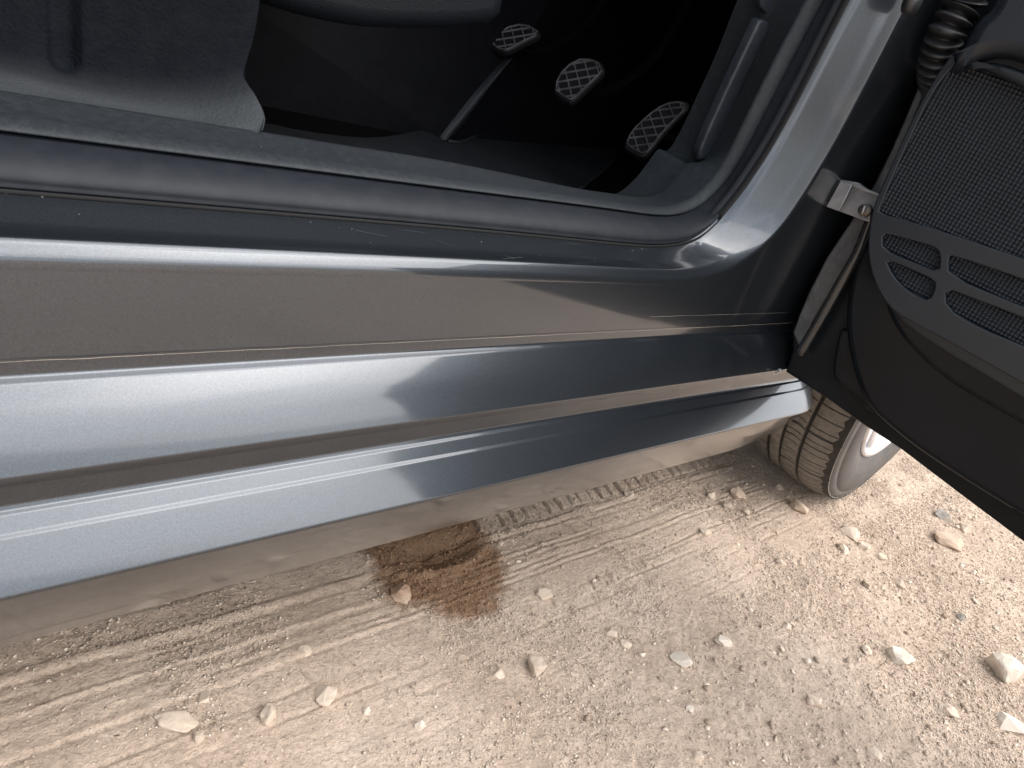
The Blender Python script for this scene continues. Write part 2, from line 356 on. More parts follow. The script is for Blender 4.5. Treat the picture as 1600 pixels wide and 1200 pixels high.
# --- opening curves: straight along the sill, round the corner, up the pillar (11 control points after the straight)
def opening(y, th, xs, corner, up):
    p = [np.array([x, y, TH(th, y)]) for x in xs]
    q = [on_y(a, b, y) for a, b in corner]
    d = (q[-1]-q[-3]); d = d/d[2]
    q += [q[-1]+d*.12+np.array([.00, 0, 0]), q[-1]+d*.26+np.array([-.01, .01, 0]), q[-1]+d*.5+np.array([-.09, .05, 0])]
    return p+q
XS = [-1.2, -.6, -.2, .05, .2, .35, .48]
L1 = opening(.438, 25.1, XS, [(980, 424), (1045, 427), (1092, 426), (1128, 416), (1160, 398), (1196, 372), (1230, 328), (1265, 271), (1300, 214), (1337, 141), (1371, 77), (1407, 5)], 0)
K2 = opening(.475, 21.7, XS, [(960, 379), (1010, 383), (1045, 382), (1072, 377), (1095, 367), (1124, 340), (1160, 296), (1190, 250), (1217, 206), (1258, 128), (1292, 60), (1324, -2)], 0)
K1 = opening(.505, 18.35, XS, [(940, 325), (985, 332), (1026, 338), (1050, 338), (1070, 335), (1094, 325), (1122, 302), (1150, 268), (1176, 220), (1217, 138), (1252, 72), (1290, 0)], 0)
KC = opening(.516, 17.4, XS, [(930, 311), (975, 318), (1015, 323), (1040, 323), (1062, 318), (1084, 308), (1106, 289), (1128, 261), (1150, 216), (1190, 130), (1223, 68), (1261, -4)], 0)
KI = opening(.560, 15.9, XS, [(880, 290), (925, 298), (975, 305), (1000, 308), (1024, 304), (1046, 288), (1062, 270), (1076, 253), (1096, 250), (1147, 150), (1177, 85), (1207, 12)], 0)
NS = 6
rs = lambda P: resample(P, NS)
def relax(c, it=26):
    c = c.copy(); n = len(c)
    for _ in range(it):
        m_ = c[1:-1]*.5+(c[:-2]+c[2:])*.25; c[1:-1] = m_
    return c
l1, k2, k1, kc = [relax(rs(c)) for c in (L1, K2, K1, KC)]; ki = relax(rs(KI), 2)
def between(a, b, t, dy=0, dz=0):
    o = a*(1-t)+b*t; o[:, 1] += dy; o[:, 2] += dz; return o
def outward(c, inner, dist):
    """offset a curve away from an inner curve inside the opening plane"""
    d = c-inner; d[:, 1] = 0; d /= np.linalg.norm(d, axis=1)[:, None]; return d*dist

# painted ledge (door aperture return) with its rolled lip
dl = outward(l1, k2, 1.0)
rows = [between(k2, k1, .10, .004), between(k2, l1, 0), between(k2, l1, .3, .001), between(k2, l1, .6, .001), between(k2, l1, .85, .001)]
n_l = len(l1)
lipA = l1 + np.array([0, .0015, 0]); rows.append(lipA - dl*.003); rows.append(l1 + dl*.0)
r2 = l1 + dl*.0035; r2[:, 1] -= .0035; rows.append(r2)
r3 = l1 + dl*.0075; r3[:, 1] -= .0050; rows.append(r3)
r4 = l1 + dl*.0125; r4[:, 1] -= .0052; rows.append(r4)
loft('door_aperture', rows, M['paint'], car, label='painted ledge and rolled lip round the door opening')
# hinge pillar face and upper sill wall: from the lip outward to an L-shaped boundary
XE = 1.16
yL3 = .427; z3 = TH(32.4, yL3)
cnt = n_l
brk = 6*NS + 7*NS
B = []
for i in range(cnt):
    if i <= brk:
        x = -1.2 + (XE+1.2)*(i/brk) if False else None
    B.append(None)
# pair each lip sample with the boundary: straight down where the lip is straight, fanned out round the corner
iC0 = 6*NS+1*NS; iC1 = 6*NS+10*NS
for i in range(cnt):
    if i <= iC0: B[i] = np.array([r4[i][0], yL3, z3])
    elif i <= iC1:
        t = (i-iC0)/(iC1-iC0); Ltot = (XE-r4[iC0][0])+(r4[iC1][2]-z3); s = t*Ltot; a0 = XE-r4[iC0][0]
        B[i] = np.array([r4[iC0][0]+s, yL3, z3]) if s < a0 else np.array([XE, yL3, z3+s-a0])
    else: B[i] = np.array([XE, yL3, r4[i][2]])
B = np.array(B)
rows = [r4]
for t in (.04, .25, .5, .75, 1.0): rows.append(r4*(1-t)+B*t)
loft('hinge_pillar', rows, M['paint'], car, label='dark painted hinge pillar face and upper sill wall')

# straight sill profile below: (theta at x=600px, depth y)
main = [(32.4, .4270, 0), (33.45, .4262, .0016), (33.95, .4215, .0012), (36.8, None, .0), (39.9, .3915, .0016), (40.4, .3932, .0010), (41.5, .3935, .0010),
        (41.85, .3920, .0007), (42.15, .3893, .0007), (43.3, .3828, .0007), (43.6, .3803, .0007), (47.2, .3605, .0022), (48.6, .3712, .0040), (50.0, .3862, .0020), (49.0, .400, 0)]
pts = []
for t, y, r in main:
    if y is None:
        ya = (.4215+.3915)/2-.0016; pts.append((np.array([ya, (TH(33.95, .4215)+TH(39.9, .3915))/2+.0016]), .02))
    else: pts.append((np.array([y, TH(t, y)]), r))
P2 = [pts[0][0]]
for k in range(1, len(pts)-1):
    p, r = pts[k]; a = pts[k-1][0]-p; b = pts[k+1][0]-p; la, lb = np.linalg.norm(a), np.linalg.norm(b)
    q = min(r, la*.45, lb*.45)
    if r == 0: P2.append(p); continue
    A_, B_ = p+a/la*q, p+b/lb*q
    for t in (0, .25, .5, .75, 1): P2.append((1-t)**2*A_+2*t*(1-t)*p+t*t*B_)
P2.append(pts[-1][0])
KJ = min(range(len(P2)), key=lambda q: P2[q][0])
rows = []
for k, (y, z) in enumerate(P2):
    xe = 1.165 if z > .345 else 1.172
    xs = np.concatenate([np.linspace(-1.2, .9, 34), np.linspace(.9, xe, 16)[1:]])
    row = np.array([[x, y, z] for x in xs])
    sI = np.clip((row[:, 0]-.98)/(xe-.98), 0, 1)
    if k > KJ: row[:, 2] += (.276-z)*.46*sI**2; row[:, 1] += 0*sI
    if z < .345: row[:, 1] += .020*np.clip((row[:, 0]-(xe-.09))/.09, 0, 1)**2.4
    rows.append(row)
loft('sill', rows, M['paint'], car, label='stepped painted rocker sill reflecting the ground')
# tiny ragged edges of a clear protective film
def film(th, y, x0, x1, wd, seed, name='film_edge'):
    n = 160; xs = np.linspace(x0, x1, n); up, dn = [], []
    for i, x in enumerate(xs):
        a = mnoise.noise(Vector((x*40, seed, 0))); b = mnoise.noise(Vector((x*25, seed+9, 0)))
        c = mnoise.noise(Vector((x*9, seed+19, 0)))
        zc = TH(th, y)+a*.0006; ww = wd*max(.12, .5+.9*c+.3*b)
        up.append([x, y-.0016, zc+ww/2]); dn.append([x, y-.0016, zc-ww/2])
    loft(name, [np.array(up), np.array(dn)], M['film'], car)
film(32.42, .4268, -.3, 1.10, .0008, 3)
film(30.75, .4290, .70, 1.10, .0005, 8)

# weatherstrip between ledge and trim
def bulb(a, b, h, n=9):
    rows = []
    for i in range(n+1):
        t = i/n; p = between(a, b, t); s = math.sin(math.pi*t)**.6
        p[:, 1] -= h*s; p -= outward(k2, k1, .25*h*s); rows.append(p)
    return rows
w0 = between(k2, k1, .04, .012); w1 = between(k2, k1, .05, -.002)
rows = [w0, w1]+bulb(between(k2, k1, .07), between(k2, k1, .90), .0085, 10)+[between(k2, k1, .93, .006), between(k2, k1, .97, .010)]
loft('weatherstrip', rows, M['rubber'], car, label='grey rubber door seal bulging along the opening')
# flange lip in front of the seal (thin bright line under the seal)
e0 = k2 + outward(k2, k1, .0010); e0[:, 1] -= .001
loft('seal_lip', [between(k2, k1, .03, -.0035), e0 + np.array([0, -.0030, 0]), e0+outward(k2, k1, .002), e0+outward(k2, k1, .002)+np.array([0, .003, 0])], M['hole'], car)
# inner trim: bead then flat scuffed top
gk = between(k1, kc, 0, .009); rows = [gk, between(k1, kc, .05, .002)]
for t, h in ((.15, .0015), (.3, .0032), (.5, .0042), (.7, .0040), (.9, .0022), (1.0, .0)): rows.append(between(k1, kc, t, -h))
kcc = between(kc, ki, .0, .0)
for t in (.04, .3, .6, .9, 1.0): rows.append(between(kc, ki, t, .0, -.0008*math.sin(math.pi*t)))
r = ki.copy(); r[:, 1] += .004; r -= outward(kc, ki, .003)*0; rows.append(r+np.array([0, 0, -.003]))
q = ki.copy(); q[:, 1] += .02; q[:, 2] -= .04*np.clip(1-np.arange(len(ki))/(6*NS+7*NS), 0, 1)+.002; rows.append(q)
q = q.copy(); q[:, 1] += .03; q[:, 2] -= .05*np.clip(1-np.arange(len(ki))/(6*NS+7*NS), 0, 1); rows.append(q)
loft('sill_trim', rows, M['scuff'], car, label='scuffed grey plastic sill and kick trim inside the seal')
# fuse cover bar standing on the kick trim
EX, EY, EZ = np.array([1., 0, 0]), np.array([0., 1, 0]), np.array([0., 0, 1])
def xz_plate(name, loops_px, y, th, bev, material, parent, si=0, label=None):
    lp = [[(on_y(a, b, y)[0], on_y(a, b, y)[2]) for a, b in L] for L in loops_px]
    return plate(name, lp, np.array([0, y, 0.]), EX, EZ, -EY, 0, th, bev, material, parent, label, si)
xz_plate('fuse_cover', [[(1186, 35), (1191, 31), (1203, 34), (1204, 42), (1112, 240), (1103, 250), (1088, 250), (1120, 175)]], .552, .014, .003, M['trim'], car, 1, 'raised narrow plastic cover along the kick trim')
xz_plate('kick_panel', [[(1188, -60), (1188, 10), (1208, 30), (1215, 45), (1300, -60)]], .563, .01, .002, M['trim'], car, 0)

# specks of dried mud and sand lying on ledge, sill and trim
def specks(name, a, b, n, seed, y_off, smax=.0013, i0=3*NS, i1=12*NS):
    rg = np.random.default_rng(seed); V, Fc = [], []
    for _ in range(n):
        u = rg.uniform(i0, i1-1); i = int(u); f = u-i; t = rg.uniform(.05, .95)
        p = (a[i]*(1-f)+a[i+1]*f)*(1-t)+(b[i]*(1-f)+b[i+1]*f)*t; p = p+np.array([0, y_off*.3, -y_off*.0])
        r = smax*(.25+.75*rg.random()**3); q = rg.normal(size=(6, 3)); base = len(V)
        for k, ax_ in enumerate([(1, 0, 0), (-1, 0, 0), (0, 1, 0), (0, -1, 0), (0, 0, 1), (0, 0, -1)]): V.append(p+r*(np.array(ax_)*(.7+.5*rg.random())+.2*q[k]))
        for f_ in [(0, 2, 4), (2, 1, 4), (1, 3, 4), (3, 0, 4), (2, 0, 5), (1, 2, 5), (3, 1, 5), (0, 3, 5)]: Fc.append(tuple(base+x for x in f_))
    part(name, V, Fc, M['speck'], car, False, kind='stuff')
M['speck'] = mat('dried_mud', (.13, .125, .12), .9)
def scratches(a, b, n, seed):
    rg = np.random.default_rng(seed); V, Fc = [], []
    for _ in range(n):
        u = rg.uniform(4*NS, 9*NS); t = rg.uniform(.15, .85); L = rg.uniform(.3, 1.2); dt = rg.uniform(-.14, .14); w_ = rg.uniform(.003, .006)
        q = []
        for uu, tt in ((u, t), (u+L, t+dt)):
            i = int(uu); f = uu-i
            for k in (-1, 1): q.append((a[i]*(1-f)+a[i+1]*f)*(1-tt-k*w_)+(b[i]*(1-f)+b[i+1]*f)*(tt+k*w_)+np.array([0, -.0012, .0004]))
        base = len(V); V += [q[0], q[1], q[3], q[2]]; Fc.append((base, base+1, base+2, base+3))
    part('scratches', V, Fc, M['scratch'], car, False, kind='stuff')
M['scratch'] = mat('scratched_paint', (.055, .064, .076), .5, .3)
scratches(k2, l1, 16, 4)
specks('mud_specks', k2, l1, 60, 5, -.001, .0009)
specks('mud_specks', kc, ki, 90, 6, -.001, .0007)

# --- pillar trim on the left with its flared foot
cols_top = [(-260, -120), (0, -60), (200, -60), (330, -60), (398, -60)]
def prow(pts, y): return [on_y(a, b, y) for a, b in pts]
rowsC = [
    prow([(-260, -150), (0, -120), (100, -120), (200, -120), (330, -120), (404, -120), (410, -120)], .628),
    prow([(-260, -30), (0, -20), (100, -20), (200, -20), (330, -10), (400, -5), (404, -5)], .622),
    prow([(-260, 0), (0, 30), (100, 40), (200, 50), (320, 60), (388, 66), (392, 66)], .618),
    prow([(-260, 40), (0, 82), (100, 102), (200, 118), (300, 122), (372, 112), (380, 115)], .612),
    prow([(-260, 58), (0, 100), (100, 122), (200, 139), (300, 146), (380, 132), (385, 134)], .604),
    prow([(-260, 72), (0, 112), (100, 135), (200, 154), (305, 166), (390, 147), (396, 152)], .592),
    prow([(-260, 86), (0, 126), (100, 150), (205, 171), (315, 184), (398, 166), (407, 170)], .578),
    prow([(-260, 98), (0, 139), (100, 160), (215, 184), (330, 196), (403, 188), (412, 186)], .566),
    prow([(-260, 104), (0, 146), (105, 166), (225, 191), (345, 203), (400, 203), (411, 196)], .560),
    prow([(-260, 108), (0, 150), (108, 170), (230, 195), (350, 208), (398, 209), (409, 204)], .556),
]
rr = [resample(r_, 6) for r_ in rowsC]; G = np.array(rr); G2 = np.array([resample(G[:, j], 5) for j in range(G.shape[1])]).transpose(1, 0, 2)
# long vertical slot pressed in
sa_, sb_ = on_y(103, -120, .62), on_y(101, 92, .614)
for i in range(G2.shape[0]):
    for j in range(G2.shape[1]):
        pass
G3 = []
for i in range(G2.shape[0]): G3.append(resample(G2[i][::2], 5))
G3 = np.array(G3); G3 = np.ascontiguousarray(np.array([resample(G3[:, j][::2] if len(G3) % 2 else G3[:, j], 3) for j in range(G3.shape[1])]).transpose(1, 0, 2))
ax = sb_-sa_; Lx = np.linalg.norm(ax); ax = ax/Lx
for p in G3.reshape(-1, 3):
    q = p-sa_; s = q@ax; dd = np.linalg.norm((q-s*ax)*np.array([1, 0, 1])); dd = max(dd, s-Lx+.0, 0) if s < Lx else math.hypot(dd, s-Lx)
    dd = np.linalg.norm((q-min(s, Lx)*ax)*np.array([1, 0, 1]))
    p[1] += .007*(1/(1+math.exp(min(50, (dd-.0085)/.0008))))
edge = G3[:, -1].copy(); e1 = edge+np.array([.003, .004, 0]); e2 = edge+np.array([.002, .05, 0])
G3 = np.concatenate([G3, e1[:, None], e2[:, None]], 1)
pt_ = loft('pillar_trim', list(G3), M['grain'], car, label='leather grained plastic pillar trim with a flared foot coloured paler as if lit from above and a long slot')
at_ = pt_.data.attributes.new('dust', 'FLOAT', 'POINT')  # mask for light painted on the upward-facing foot as a paler colour
nr_, nc_ = G3.shape[:2]; foot_light = np.zeros((nr_, nc_))
for i in range(nr_):
    for j in range(nc_): foot_light[i, j] = np.clip((.613-G3[i, j][1])/.030, 0, 1)
foot_light[:, -2:] = foot_light[:, -3:-2]
at_.data.foreach_set('value', foot_light.ravel().astype(np.float32))
t_ = M['grain'].node_tree; bs_ = t_.nodes['Principled BSDF']; src_ = bs_.inputs['Base Color'].links[0].from_socket
an_ = t_.nodes.new('ShaderNodeAttribute'); an_.attribute_name = 'dust'  # drives the paler tint that stands in for light on the foot
nn_ = t_.nodes.new('ShaderNodeTexNoise'); nn_.inputs['Scale'].default_value = 260; nn_.inputs['Detail'].default_value = 6; nn_.inputs['Roughness'].default_value = .7
mr_ = t_.nodes.new('ShaderNodeMapRange'); mr_.inputs['From Min'].default_value = .35; mr_.inputs['From Max'].default_value = .7; mr_.inputs['To Min'].default_value = .12; mr_.inputs['To Max'].default_value = .24
mm_ = t_.nodes.new('ShaderNodeMath'); mm_.operation = 'MULTIPLY'; mx_ = t_.nodes.new('ShaderNodeMix'); mx_.data_type = 'RGBA'; mx_.inputs[7].default_value = (.25, .27, .29, 1)
t_.links.new(nn_.outputs['Fac'], mr_.inputs['Value']); t_.links.new(mr_.outputs[0], mm_.inputs[0]); t_.links.new(an_.outputs['Fac'], mm_.inputs[1])
t_.links.new(mm_.outputs[0], mx_.inputs[0]); t_.links.new(src_, mx_.inputs[6]); t_.links.new(mx_.outputs[2], bs_.inputs['Base Color'])
# seat cushion side
seat = group_node('seat', car, (.3, .95, .6))
sp = [(-60, -160), (395, -110), (400, 0), (412, 8), (435, 18), (480, 32), (530, 43), (575, 50), (650, 52), (720, 50), (790, 42), (800, -20), (800, -160)]
xz_plate('seat_cushion', [sp], .67, .42, .02, M['seat'], seat, 1)
box('seat_back', (-.42, .68, .62), (-.22, 1.12, 1.30), M['trim'], seat, .05)
box('seat_rail', (-.1, .72, .40), (.5, .76, .44), M['black'], seat, .004)

# floor, mat, tunnel, firewall and the rest of the cabin
ZF = .395
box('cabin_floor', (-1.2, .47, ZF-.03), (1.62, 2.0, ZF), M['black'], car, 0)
# inner sill wall hides daylight below the trim
box('inner_sill', (-1.2, .47, .20), (1.62, .50, .40), M['metal_dark'], car, 0)
mp = [(300, 190), (410, 192), (470, 206), (560, 217), (610, 214), (650, 205), (668, 205), (690, 219), (705, 222), (730, 219), (800, 187), (840, 178), (900, 192), (945, 218), (962, 238), (958, 252), (930, 276), (905, 296), (880, 330), (500, 330), (300, 260)]
mpw = [(on_z(a, b, ZF+.008)[0], on_z(a, b, ZF+.008)[1]) for a, b in mp]
plate('floor_mat', [mpw], np.array([0, 0, ZF+.010]), EX, EY, EZ, 0, .008, .003, M['mat'], car, 'dark rubber floor mat with a rounded corner', 1)
hem_path = [on_z(a, b, ZF+.012) for a, b in [(700, 221), (730, 219), (800, 187), (840, 178), (900, 192), (940, 214), (960, 238), (958, 252), (930, 276), (905, 296)]]
tube('mat_rim', resample(hem_path, 6), .0035, M['mat'], car, 8)
# centre tunnel with a crease catching the light
tA, tB = on_z(698, 222, ZF), None
tB = on_y(795, 92, tA[1]+.05); tC = tB+(tB-tA)*.9
lo_l = np.array([tA[0]-1.3, tA[1]+.06, ZF]); up_l = lo_l+np.array([.1, .02, .30])
f1 = tA+np.array([.75, .20, 0]); f2 = tC+np.array([.55, .16, 0])
V = [tA, tC, up_l+np.array([0, 0, .1]), lo_l, f1, f2]
part('centre_tunnel', V, [(0, 1, 2, 3), (0, 4, 5, 1)], M['console'], car, False)
tube('tunnel_crease', [tA+np.array([0, -.002, 0]), (tA+tB)/2+np.array([0, -.003, 0]), tB+np.array([0, -.002, 0]), tC], [.004, .0035, .003, .002], M['console'], car, 8)
M['edge_light'] = mat('painted_edge_light', (.030, .034, .041), .5, bump=(600, .4, .0008, 'voronoi'), vary=(25, .5))  # paler console colour, painting in the light caught on the convex crease
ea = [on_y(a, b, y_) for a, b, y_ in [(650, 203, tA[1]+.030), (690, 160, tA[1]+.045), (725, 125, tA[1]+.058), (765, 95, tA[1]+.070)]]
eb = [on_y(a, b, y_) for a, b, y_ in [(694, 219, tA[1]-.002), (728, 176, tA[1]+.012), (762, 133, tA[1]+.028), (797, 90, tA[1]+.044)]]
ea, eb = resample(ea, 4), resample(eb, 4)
loft('tunnel_edge', [ea, ea*.6+eb*.4+np.array([0, -.004, 0]), ea*.2+eb*.8+np.array([0, -.007, 0]), eb+np.array([0, -.006, 0]), eb+np.array([.012, .02, 0])], M['edge_light'], car, 'edge of the centre tunnel painted paler as if catching light')
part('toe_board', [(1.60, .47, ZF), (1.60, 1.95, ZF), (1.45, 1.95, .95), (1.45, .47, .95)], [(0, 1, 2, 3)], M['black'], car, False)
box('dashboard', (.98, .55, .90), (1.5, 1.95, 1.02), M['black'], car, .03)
box('bulkhead', (1.62, .44, .30), (1.66, 2.0, .98), M['metal_dark'], car, 0)
box('underbody', (-1.2, .40, .222), (1.14, 2.0, .232), M['metal_dark'], car, 0)
box('rear_bulkhead', (-1.24, .45, .22), (-1.20, 2.0, 1.3), M['black'], car, 0)

# pedals
def pedal(px, y, outline, stalk, nrm, ang):
    c = on_y(*px, y); n = np.array(nrm, float); n /= np.linalg.norm(n)
    ux = np.cross([0, 0, 1.], n); ux /= np.linalg.norm(ux); uy = np.cross(n, ux)
    g = group_node('pedal', car, c)
    to2 = lambda a, b: ((on_pl(a, b, c, n)-c)@ux, (on_pl(a, b, c, n)-c)@uy)
    lp = [to2(a, b) for a, b in outline]
    plate('pad', [lp], c, ux, uy, n, 0, .012, .003, M['pedal_rubber'], g, None, 1)
    P = np.array(lp); ce = P.mean(0)
    # raised diamond ribs clipped to the pad
    V, Fc = [], []
    def seg(a, b, wd=.0011, h=.0026):
        d = (b-a); L = np.linalg.norm(d)
        if L < .004: return
        d /= L; s = np.array([-d[1], d[0]])*wd; i = len(V)
        for q in (a-s, b-s, b+s, a+s):
            V.append(c+q[0]*ux+q[1]*uy-n*.001)
        for q in (a-s*.6, b-s*.6, b+s*.6, a+s*.6):
            V.append(c+q[0]*ux+q[1]*uy+n*h)
        Fc.extend([(i+4, i+5, i+6, i+7), (i, i+1, i+5, i+4), (i+1, i+2, i+6, i+5), (i+2, i+3, i+7, i+6), (i+3, i, i+4, i+7)])
    Pin = ce+(P-ce)*.88
    for base in ang:
        dr = np.array([math.cos(base), math.sin(base)]); nr = np.array([-dr[1], dr[0]])
        for k in range(-8, 9):
            o = ce+nr*k*.0175; ts = []
            for q in range(len(Pin)):
                a, b = Pin[q], Pin[(q+1) % len(Pin)]; e = b-a; den = dr[0]*(-e[1])+dr[1]*e[0]
                if abs(den) < 1e-9: continue
                rhs = a-o; t = (rhs[0]*(-e[1])+rhs[1]*e[0])/den; u = (dr[0]*rhs[1]-dr[1]*rhs[0])/den
                if 0 <= u <= 1: ts.append(t)
            ts.sort()
            if len(ts) >= 2: seg(o+dr*ts[0], o+dr*ts[-1])
    for q in range(len(Pin)): seg(Pin[q], Pin[(q+1) % len(Pin)], .0009)
    part('grip_ribs', V, Fc, M['pedal_rib'], g, False)
    s0 = c-n*.022; tube('arm', resample([s0, s0+np.array([.07, 0, .01]), s0+np.array([.16, 0, .10]), s0+np.array([.20, 0, .30])], 5), .008, M['black'], g, 10)
z2 = lambda L: [(700+a*.375, b*.375) for a, b in L]
A2 = (R(38), R(142))
pedal((1027, 200), .80, z2([(733, 600), (745, 570), (765, 540), (805, 500), (850, 462), (890, 435), (930, 418), (975, 414), (1005, 425), (1000, 450), (960, 490), (925, 525), (890, 565), (850, 620), (825, 648), (800, 655), (765, 635), (738, 618)]), (.12, 0, .28), (-.75, -.12, .65), A2)
pedal((903, 125), .94, z2([(440, 385), (442, 345), (465, 300), (505, 262), (550, 240), (600, 240), (640, 258), (655, 290), (635, 315), (600, 348), (565, 380), (530, 415), (508, 428), (475, 412)]), (.10, 0, .28), (-.78, -.1, .6), A2)
pedal((803, 58), 1.08, z2([(170, 185), (185, 160), (215, 130), (255, 108), (300, 98), (345, 104), (385, 128), (375, 148), (340, 165), (300, 185), (260, 207), (235, 217), (200, 208)]), (.10, 0, .28), (-.75, -.1, .65), A2)

# --- the open door
P0 = on_y(1227, 581, .385); Pf = on_z(1600, 848, .305)
du = Pf-P0; du[2] = 0; du /= np.linalg.norm(du)
dn = np.cross(du, EZ); dn /= np.linalg.norm(dn)
if dn[0] > 0: dn = -dn
print('door dir', du, dn, 'P0', P0, 'Pf', Pf)
door = group_node('door', car, P0)
def dpt(px, py, off=0):
    p = on_pl(px, py, P0+dn*off, dn); q = p-P0; return (q@du, q@EZ)
def dpl(name, loops, off, th, bev, material, si=0, label=None, parent=None, extra=None):
    lp = []
    for k, L in enumerate(loops):
        lp.append([dpt(a, b, off) if not isinstance(a, str) else b for a, b in L])
    if extra: lp[0] += extra
    return plate(name, lp, P0, du, EZ, dn, off, th, bev, material, parent or door, label, si)
R_ = 'raw'
# shell: inner frame face up to the belt line, extended past the picture
dpl('door_shell', [[(1227, 581), (1238, 548), (1237, 516), (1247, 492), (1262, 455), (1290, 402), (1325, 348), (1365, 285), (1392, 230), (1420, 165), (1447, 100), (1470, 40), (1482, 0),
     (R_, (.02, .62)), (R_, (.98, .62)), (R_, (1.02, .3)), (R_, (.98, -.03)), (R_, (.80, -.075)), (1600, 848), (1500, 773), (1408, 703), (1350, 665), (1290, 622)]], -.004, .10, .004, M['hem'], 0, 'dark door shell with its folded lower edge')
dpl('edge_strip', [[(1239, 520), (1249, 492), (1264, 457), (1292, 402), (1327, 350), (1367, 287), (1394, 232), (1422, 167), (1449, 102), (1462, 106), (1440, 160), (1412, 232), (1385, 300), (1362, 345), (1340, 395), (1318, 425), (1300, 450), (1270, 500), (1250, 545)]], .000, .008, .002, M['primer'], 0, 'dull grey strip of bare sealed metal on the door edge')
def d3(px, py, off): return on_pl(px, py, P0+dn*off, dn)
tube('door_seal', resample([d3(a, b, .020) for a, b in [(1249, 553), (1272, 515), (1296, 473), (1320, 430), (1341, 393), (1354, 360), (1370, 320)]], 6), [.0066]*37, M['tube'], door, 14, True, 'shiny black rubber tube seal on the door edge')
# rubber cushion at the lower corner and lower glossy panel
dpl('corner_pocket', [[(1316, 500), (1304, 550), (1300, 585), (1310, 600), (1345, 622), (1352, 640), (1372, 648), (1360, 560)]], .008, .012, .004, M['gloss'], 2)
dpl('lower_panel', [[(1350, 370), (1334, 410), (1324, 450), (1319, 495), (1324, 550), (1338, 600), (1357, 640), (1400, 678), (1445, 712), (1520, 761), (1600, 810), (R_, (.85, -.02)), (R_, (.93, .05)), (R_, (.93, .3)), (1500, 420)]], .020, .022, .009, M['gloss'], 1, 'glossy black lower door panel mirroring the sill')
# map pocket lip and grille panel
dpl('pocket_lip', [[(1375, 440), (1383, 478), (1396, 508), (1420, 541), (1475, 592), (1540, 631), (1605, 667), (R_, (.84, .06)), (R_, (.84, .3)), (1500, 430)]], .028, .014, .006, M['gloss'], 1)
dpl('pocket_lip', [[(1368, 420), (1380, 468), (1402, 500), (1450, 535), (1530, 583), (1605, 628), (R_, (.84, .10)), (R_, (.84, .3)), (1500, 420)]], .036, .012, .005, M['door_trim'], 1)
slotA = [(1379, 364), (1400, 369), (1452, 383), (1464, 389), (1469, 400), (1467, 425), (1430, 411), (1379, 390)]
slotB = [(1482, 401), (1489, 399), (1600, 437), (1660, 458), (1660, 503), (1600, 480), (1482, 431)]
slotC = [(1382, 404), (1430, 424), (1460, 438), (1461, 450), (1452, 469), (1436, 464), (1415, 452), (1396, 432)]
slotD = [(1477, 450), (1520, 466), (1600, 497), (1660, 522), (1660, 567), (1600, 541), (1530, 512), (1478, 481)]
gr = [(1484, 108), (1500, 100), (1520, 102), (1560, 118), (1605, 139), (1640, 156), (1690, 178), (1690, 440), (1605, 406), (1540, 384), (1475, 362), (1420, 345), (1372, 333), (1377, 320), (1411, 240), (1430, 200), (1455, 148)]
pan = [(1357, 368), (1359, 350), (1363, 330), (1369, 311), (1402, 236), (1436, 163), (1476, 96), (1500, 76), (R_, (.45, .62)), (R_, (.90, .62)), (R_, (.90, .3)), (1760, 700), (1605, 603), (1540, 566), (1483, 534), (1430, 506), (1398, 488), (1380, 468), (1364, 436), (1356, 400)]
dpl('trim_panel', [pan, gr, slotA, slotB, slotC, slotD], .056, .022, .0018, M['door_trim'], 1, 'matte door trim panel with speaker grille and four slots')
dpl('grille_backing', [[(1362, 340), (1440, 150), (1500, 95), (1720, 200), (1720, 640), (1600, 590), (1480, 520), (1390, 470)]], .030, .004, .001, M['hole'])
def lattice(name, poly, off, pitch, amp):
    off0 = off
    P = np.array([dpt(a, b, off) for a, b in poly]); lo, hi = P.min(0)-pitch, P.max(0)+pitch
    n = 4; st = pitch/n; xs = np.arange(lo[0], hi[0], st); zs = np.arange(lo[1], hi[1], st)
    A, Bz = np.meshgrid(xs, zs, indexing='ij'); ins = poly_sd(A.ravel(), Bz.ravel(), P).reshape(A.shape) > -pitch*1.2
    fa = np.abs((((A-lo[0])/pitch) % 1)-.5)*2; fb = np.abs((((Bz-lo[1])/pitch) % 1)-.5)*2        # 1 at cell border, 0 at hole centre
    rr_ = np.hypot(1-fa, 1-fb)
    hole = np.clip(((1-fa)**4+(1-fb)**4)**.25, 0, 1)
    h = -amp*(1-np.clip((np.maximum(fa, fb)-.45)/.35, 0, 1)) + amp*.25*(np.minimum(fa, fb))**2
    # slight bow of the grille skin
    W = P0+A[..., None]*du+Bz[..., None]*EZ+(off+h)[..., None]*dn
    idx = -np.ones(A.shape, int); keep = ins; idx[keep] = np.arange(keep.sum())
    k = keep[:-1, :-1] & keep[1:, :-1] & keep[1:, 1:] & keep[:-1, 1:]
    I, J = np.nonzero(k)
    Fc = np.stack([idx[I, J], idx[I+1, J], idx[I+1, J+1], idx[I, J+1]], 1)
    o = part(name, W[keep], [tuple(int(v) for v in f) for f in Fc], M['grille'], door, True, kind='stuff'); return o
grc = [(min(a, 1640), b) for a, b in gr[:6]]+[(1660, 168), (1660, 430)]+gr[9:]
lattice('speaker_grille', grc, .053, .0044, .0034)
for s in (slotA, slotB, slotC, slotD): lattice('slot_mesh', [(min(a, 1650), b) for a, b in s], .047, .0044, .0034)
